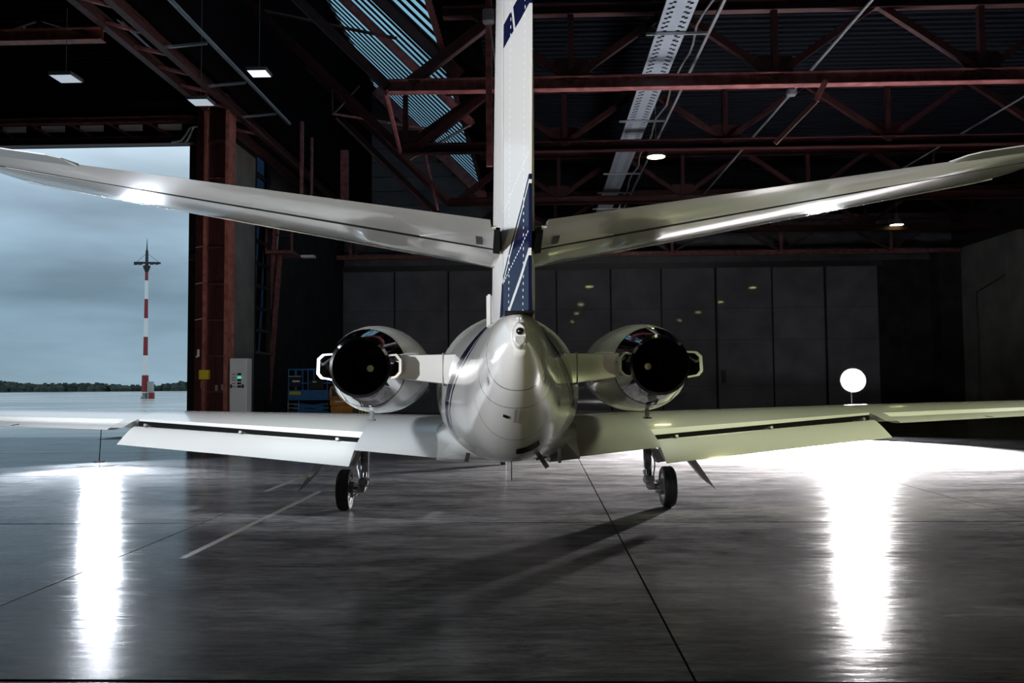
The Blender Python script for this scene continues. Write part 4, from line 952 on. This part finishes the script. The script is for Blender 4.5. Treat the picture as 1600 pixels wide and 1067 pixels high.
# engines
def engine(sg):
    cv, cz = 1.42 * sg, 0.17
    C = L(cv, 0, cz)   # lathe along +y with t = u
    b = MB().lathe([(8.42, 0.386), (8.6, 0.418), (8.85, 0.450), (9.2, 0.474), (9.6, 0.485), (9.9, 0.486), (10.5, 0.47), (11.0, 0.435), (11.25, 0.40), (11.32, 0.37), (11.25, 0.34), (10.9, 0.35)], C, (0, 1, 0), 64)
    na = part(b, 'nacelle', 'white', smooth=True, angle=50)
    b = MB().lathe([(7.98, 0.262), (7.985, 0.288), (8.06, 0.307), (8.2, 0.340), (8.418, 0.3855)], C, (0, 1, 0), 64)
    part(b, 'thrust_reverser', 'chrome', na, smooth=True, angle=60)
    part(MB().lathe([(8.412, 0.386), (8.42, 0.3875), (8.428, 0.389)], C, (0, 1, 0), 64), 'seam_ring', 'dark', na)
    part(MB().lathe([(7.982, 0.268), (8.3, 0.262), (9.2, 0.25), (9.2, 0.001)], C, (0, 1, 0), 48), 'exhaust_nozzle', 'dark', na, smooth=True, angle=40)
    part(MB().lathe([(8.62, 0.002), (8.63, 0.035)], C, (0, 1, 0), 24), 'exhaust_cone', 'hub', na)
    part(MB().lathe([(8.632, 0.036), (8.8, 0.09), (9.15, 0.15)], C, (0, 1, 0), 24), 'exhaust_plug', 'dark', na, smooth=True)
    part(MB().lathe([(10.9, 0.36), (10.9, 0.10), (10.7, 0.01)], C, (0, 1, 0), 32), 'fan', 'gearmetal', na)
    # outboard and inboard stang fairings of the reverser: open polished frames
    for s2 in (sg, -sg):
        k = 0.265
        prof = [(k, 0.135), (0.36, 0.13), (0.412, 0.085), (0.418, -0.06), (0.38, -0.105), (k, -0.125)]
        if s2 != sg: prof = [(0.262, 0.12), (0.34, 0.125), (0.385, 0.07), (0.385, -0.05), (0.34, -0.10), (0.262, -0.115)]
        b = MB(); n = len(prof)
        inn = [(x * 0.0 + (k + (x - k) * 0.80), z * 0.86) for x, z in prof]
        loops = []
        for uu, pr in ((8.02, prof), (8.42, prof), (8.42, inn), (8.02, inn)): loops.append([L(cv + s2 * x, uu, cz + z) for x, z in pr])
        b.loft(loops + [loops[0]], False, False, False)
        part(b, 'reverser_fairing', 'brushed', na, smooth=True, angle=30)
        part(MB().bar(L(cv + s2 * 0.27, 8.10, cz + 0.10), L(cv + s2 * 0.385, 8.16, cz + 0.03), 0.016, 0.022), 'link_rod', 'chrome', na)
        if s2 == sg: part(MB().bx(L(cv + s2 * 0.26, 8.36, cz - 0.11), L(cv + s2 * 0.40, 8.40, cz + 0.11)), 'fairing_bulkhead', 'black', na)
    part(MB().bar(L(cv, 8.75, cz - 0.44), L(cv, 8.72, cz - 0.53), 0.035, 0.07), 'drain_mast', 'brushed', na)
    part(MB().bx(L(cv - 0.035, 8.66, cz - 0.535), L(cv + 0.035, 8.78, cz - 0.52)), 'drain_foot', 'black', na)
    # pylon
    rings = []
    for v, zt, zb2, ute, ule in ((0.45, 0.305, -0.01, 8.22, 10.2), (0.62, 0.30, 0.0, 8.25, 10.1), (0.85, 0.298, 0.03, 8.28, 10.0), (1.12, 0.295, 0.065, 8.30, 10.0)):
        zm = (zt + zb2) / 2; h2 = (zt - zb2) / 2
        pr = [(ute, zm - h2 * 0.94), (ute - 0.01, zm), (ute, zm + h2 * 0.94), (ute + 0.03, zm + h2), (ute + 0.7, zm + h2 * 1.05), (ule - 0.3, zm + h2 * 0.7), (ule, zm), (ule - 0.3, zm - h2 * 0.7), (ute + 0.7, zm - h2 * 1.0), (ute + 0.03, zm - h2)]
        rings.append([L(sg * v, u, z) for u, z in pr])
    py_ = part(MB().loft(rings), 'pylon', 'white', smooth=True, angle=35)
    part(MB().loft([[L(sg * 0.655, u, z) for u, z in ((8.24, 0.31), (8.24, -0.01), (10.0, -0.01), (10.0, 0.31))], [L(sg * 0.662, u, z) for u, z in ((8.24, 0.31), (8.24, -0.01), (10.0, -0.01), (10.0, 0.31))]]), 'joint_strip', 'greypaint', py_)
for sg in (-1, 1): engine(sg)

# landing gear
def main_gear(sg):
    x = 2.28 * sg; xi = 2.0 * sg; r = 0.285; zc = -CAM_H + r
    st = part(MB().tube([L(xi, 12.05, -0.70), L(xi - 0.01 * sg, 11.95, -1.08), L(xi - 0.015 * sg, 11.92, -1.22)], [0.062, 0.058, 0.056], 16), 'landing_gear_strut', 'gearmetal', smooth=True)
    part(MB().tube([L(xi, 11.92, -1.18), L(xi, 11.9, -1.34)], 0.042, 14), 'piston', 'chrome', st, smooth=True)
    part(MB().tube([L(xi + 0.03 * sg, 12.3, -1.28), L(xi + 0.03 * sg, 12.1, -1.36), L(xi + 0.03 * sg, 11.95, -1.45)], [0.05, 0.055, 0.065], 12), 'trailing_link', 'gearmetal', st, smooth=True)
    part(MB().box(L(xi, 11.88, -1.345), (0.13, 0.12, 0.09)), 'link_fitting', 'gearmetal', st, bevel=0.015)
    part(MB().box(L(xi + 0.02 * sg, 11.9, -1.43), (0.09, 0.13, 0.10)), 'axle_fitting', 'gearmetal', st, bevel=0.015)
    part(MB().tube([L(xi, 12.0, zc), L(x, 12.0, zc)], 0.045, 12), 'axle', 'gearmetal', st)
    t_ = [(0.055, 0.165), (0.075, 0.19), (0.088, 0.23), (0.084, 0.262), (0.066, 0.279), (0.040, 0.285)]
    for gx in (0.026, 0.0, -0.026): pass
    prof = [(-a, b_) for a, b_ in t_]
    groove = []
    for gx in (-0.036, -0.012, 0.012, 0.036): groove += [(gx - 0.005, 0.285), (gx - 0.003, 0.279), (gx + 0.003, 0.279), (gx + 0.005, 0.285)]
    prof = prof[:-1] + [(-0.046, 0.2845)] + groove + [(0.046, 0.2845)] + [(a, b_) for a, b_ in reversed(t_[:-1])]
    part(MB().lathe(prof + [prof[0]], L(x, 12.0, zc), (1, 0, 0), 56), 'tire', 'rubber', st, smooth=True, angle=35)
    part(MB().lathe([(-sg * 0.062, 0.03), (-sg * 0.045, 0.09), (-sg * 0.02, 0.12), (-sg * 0.05, 0.155), (-sg * 0.068, 0.168), (-sg * 0.072, 0.192), (-sg * 0.080, 0.195), (sg * 0.05, 0.168), (sg * 0.03, 0.02)], L(x, 12.0, zc), (1, 0, 0), 40), 'rim', 'brushed', st, smooth=True, angle=35)
    part(MB().lathe([(-sg * 0.13, 0.05), (-sg * 0.13, 0.11), (-sg * 0.05, 0.115), (-sg * 0.05, 0.05)], L(x, 12.0, zc), (1, 0, 0), 24), 'brake_unit', 'gearmetal', st)
    for k in range(6):
        a = 2 * PI * k / 6
        part(MB().lathe([(0, 0.02), (-sg * 0.05, 0.018)], L(x - sg * 0.12, 12.0 + 0.085 * math.cos(a), zc + 0.085 * math.sin(a)), (1, 0, 0), 8, True, True), 'brake_piston', 'brushed', st)
    # brake hoses
    for k, rr2 in ((0, 0.055), (1, 0.042)):
        pts = [L(xi - sg * (0.03 + 0.06 * math.sin(a)), 11.84 - 0.02 * k, -1.345 + rr2 * math.cos(a) * 1.2) for a in [PI * j / 10 for j in range(11)]]
        part(MB().tube(pts, 0.008, 6), 'brake_hose', 'brushed', st)
    part(MB().tube([L(xi + sg * 0.07, 11.90, -1.0), L(xi + sg * 0.08, 11.88, -1.15), L(xi + sg * 0.05, 11.86, -1.32)], 0.01, 6), 'brake_line', 'brushed', st)
    part(MB().prism([L(xi + sg * 0.03, 11.85, -0.93), L(xi + sg * 0.14, 11.85, -0.93), L(xi + sg * 0.26, 11.9, -1.10), L(xi + sg * 0.12, 11.9, -1.12)], (0, 0.25, 0)), 'strut_door', 'greypaint', st)
    # outboard gear door: slanted plate
    part(MB().prism([L(sg * 2.50, 11.75, -1.06), L(sg * 2.62, 11.75, -1.06), L(sg * 2.93, 11.85, -1.50), L(sg * 2.84, 11.85, -1.42), L(sg * 2.80, 11.85, -1.40)], (0, 0.36, 0.03)), 'gear_door', 'greypaint', st, bevel=0.006)
for sg in (-1, 1): main_gear(sg)
ns = part(MB().tube([L(0, 18.6, -0.8), L(0, 18.5, -1.5)], 0.05, 12), 'nose_gear_strut', 'gearmetal', smooth=True)
part(MB().lathe([(-0.05, 0.12), (-0.07, 0.2), (-0.05, 0.225), (0.05, 0.225), (0.07, 0.2), (0.05, 0.12)], L(0, 18.5, -CAM_H + 0.225), (1, 0, 0), 32, True, True), 'nose_wheel', 'rubber', ns, smooth=True, angle=35)
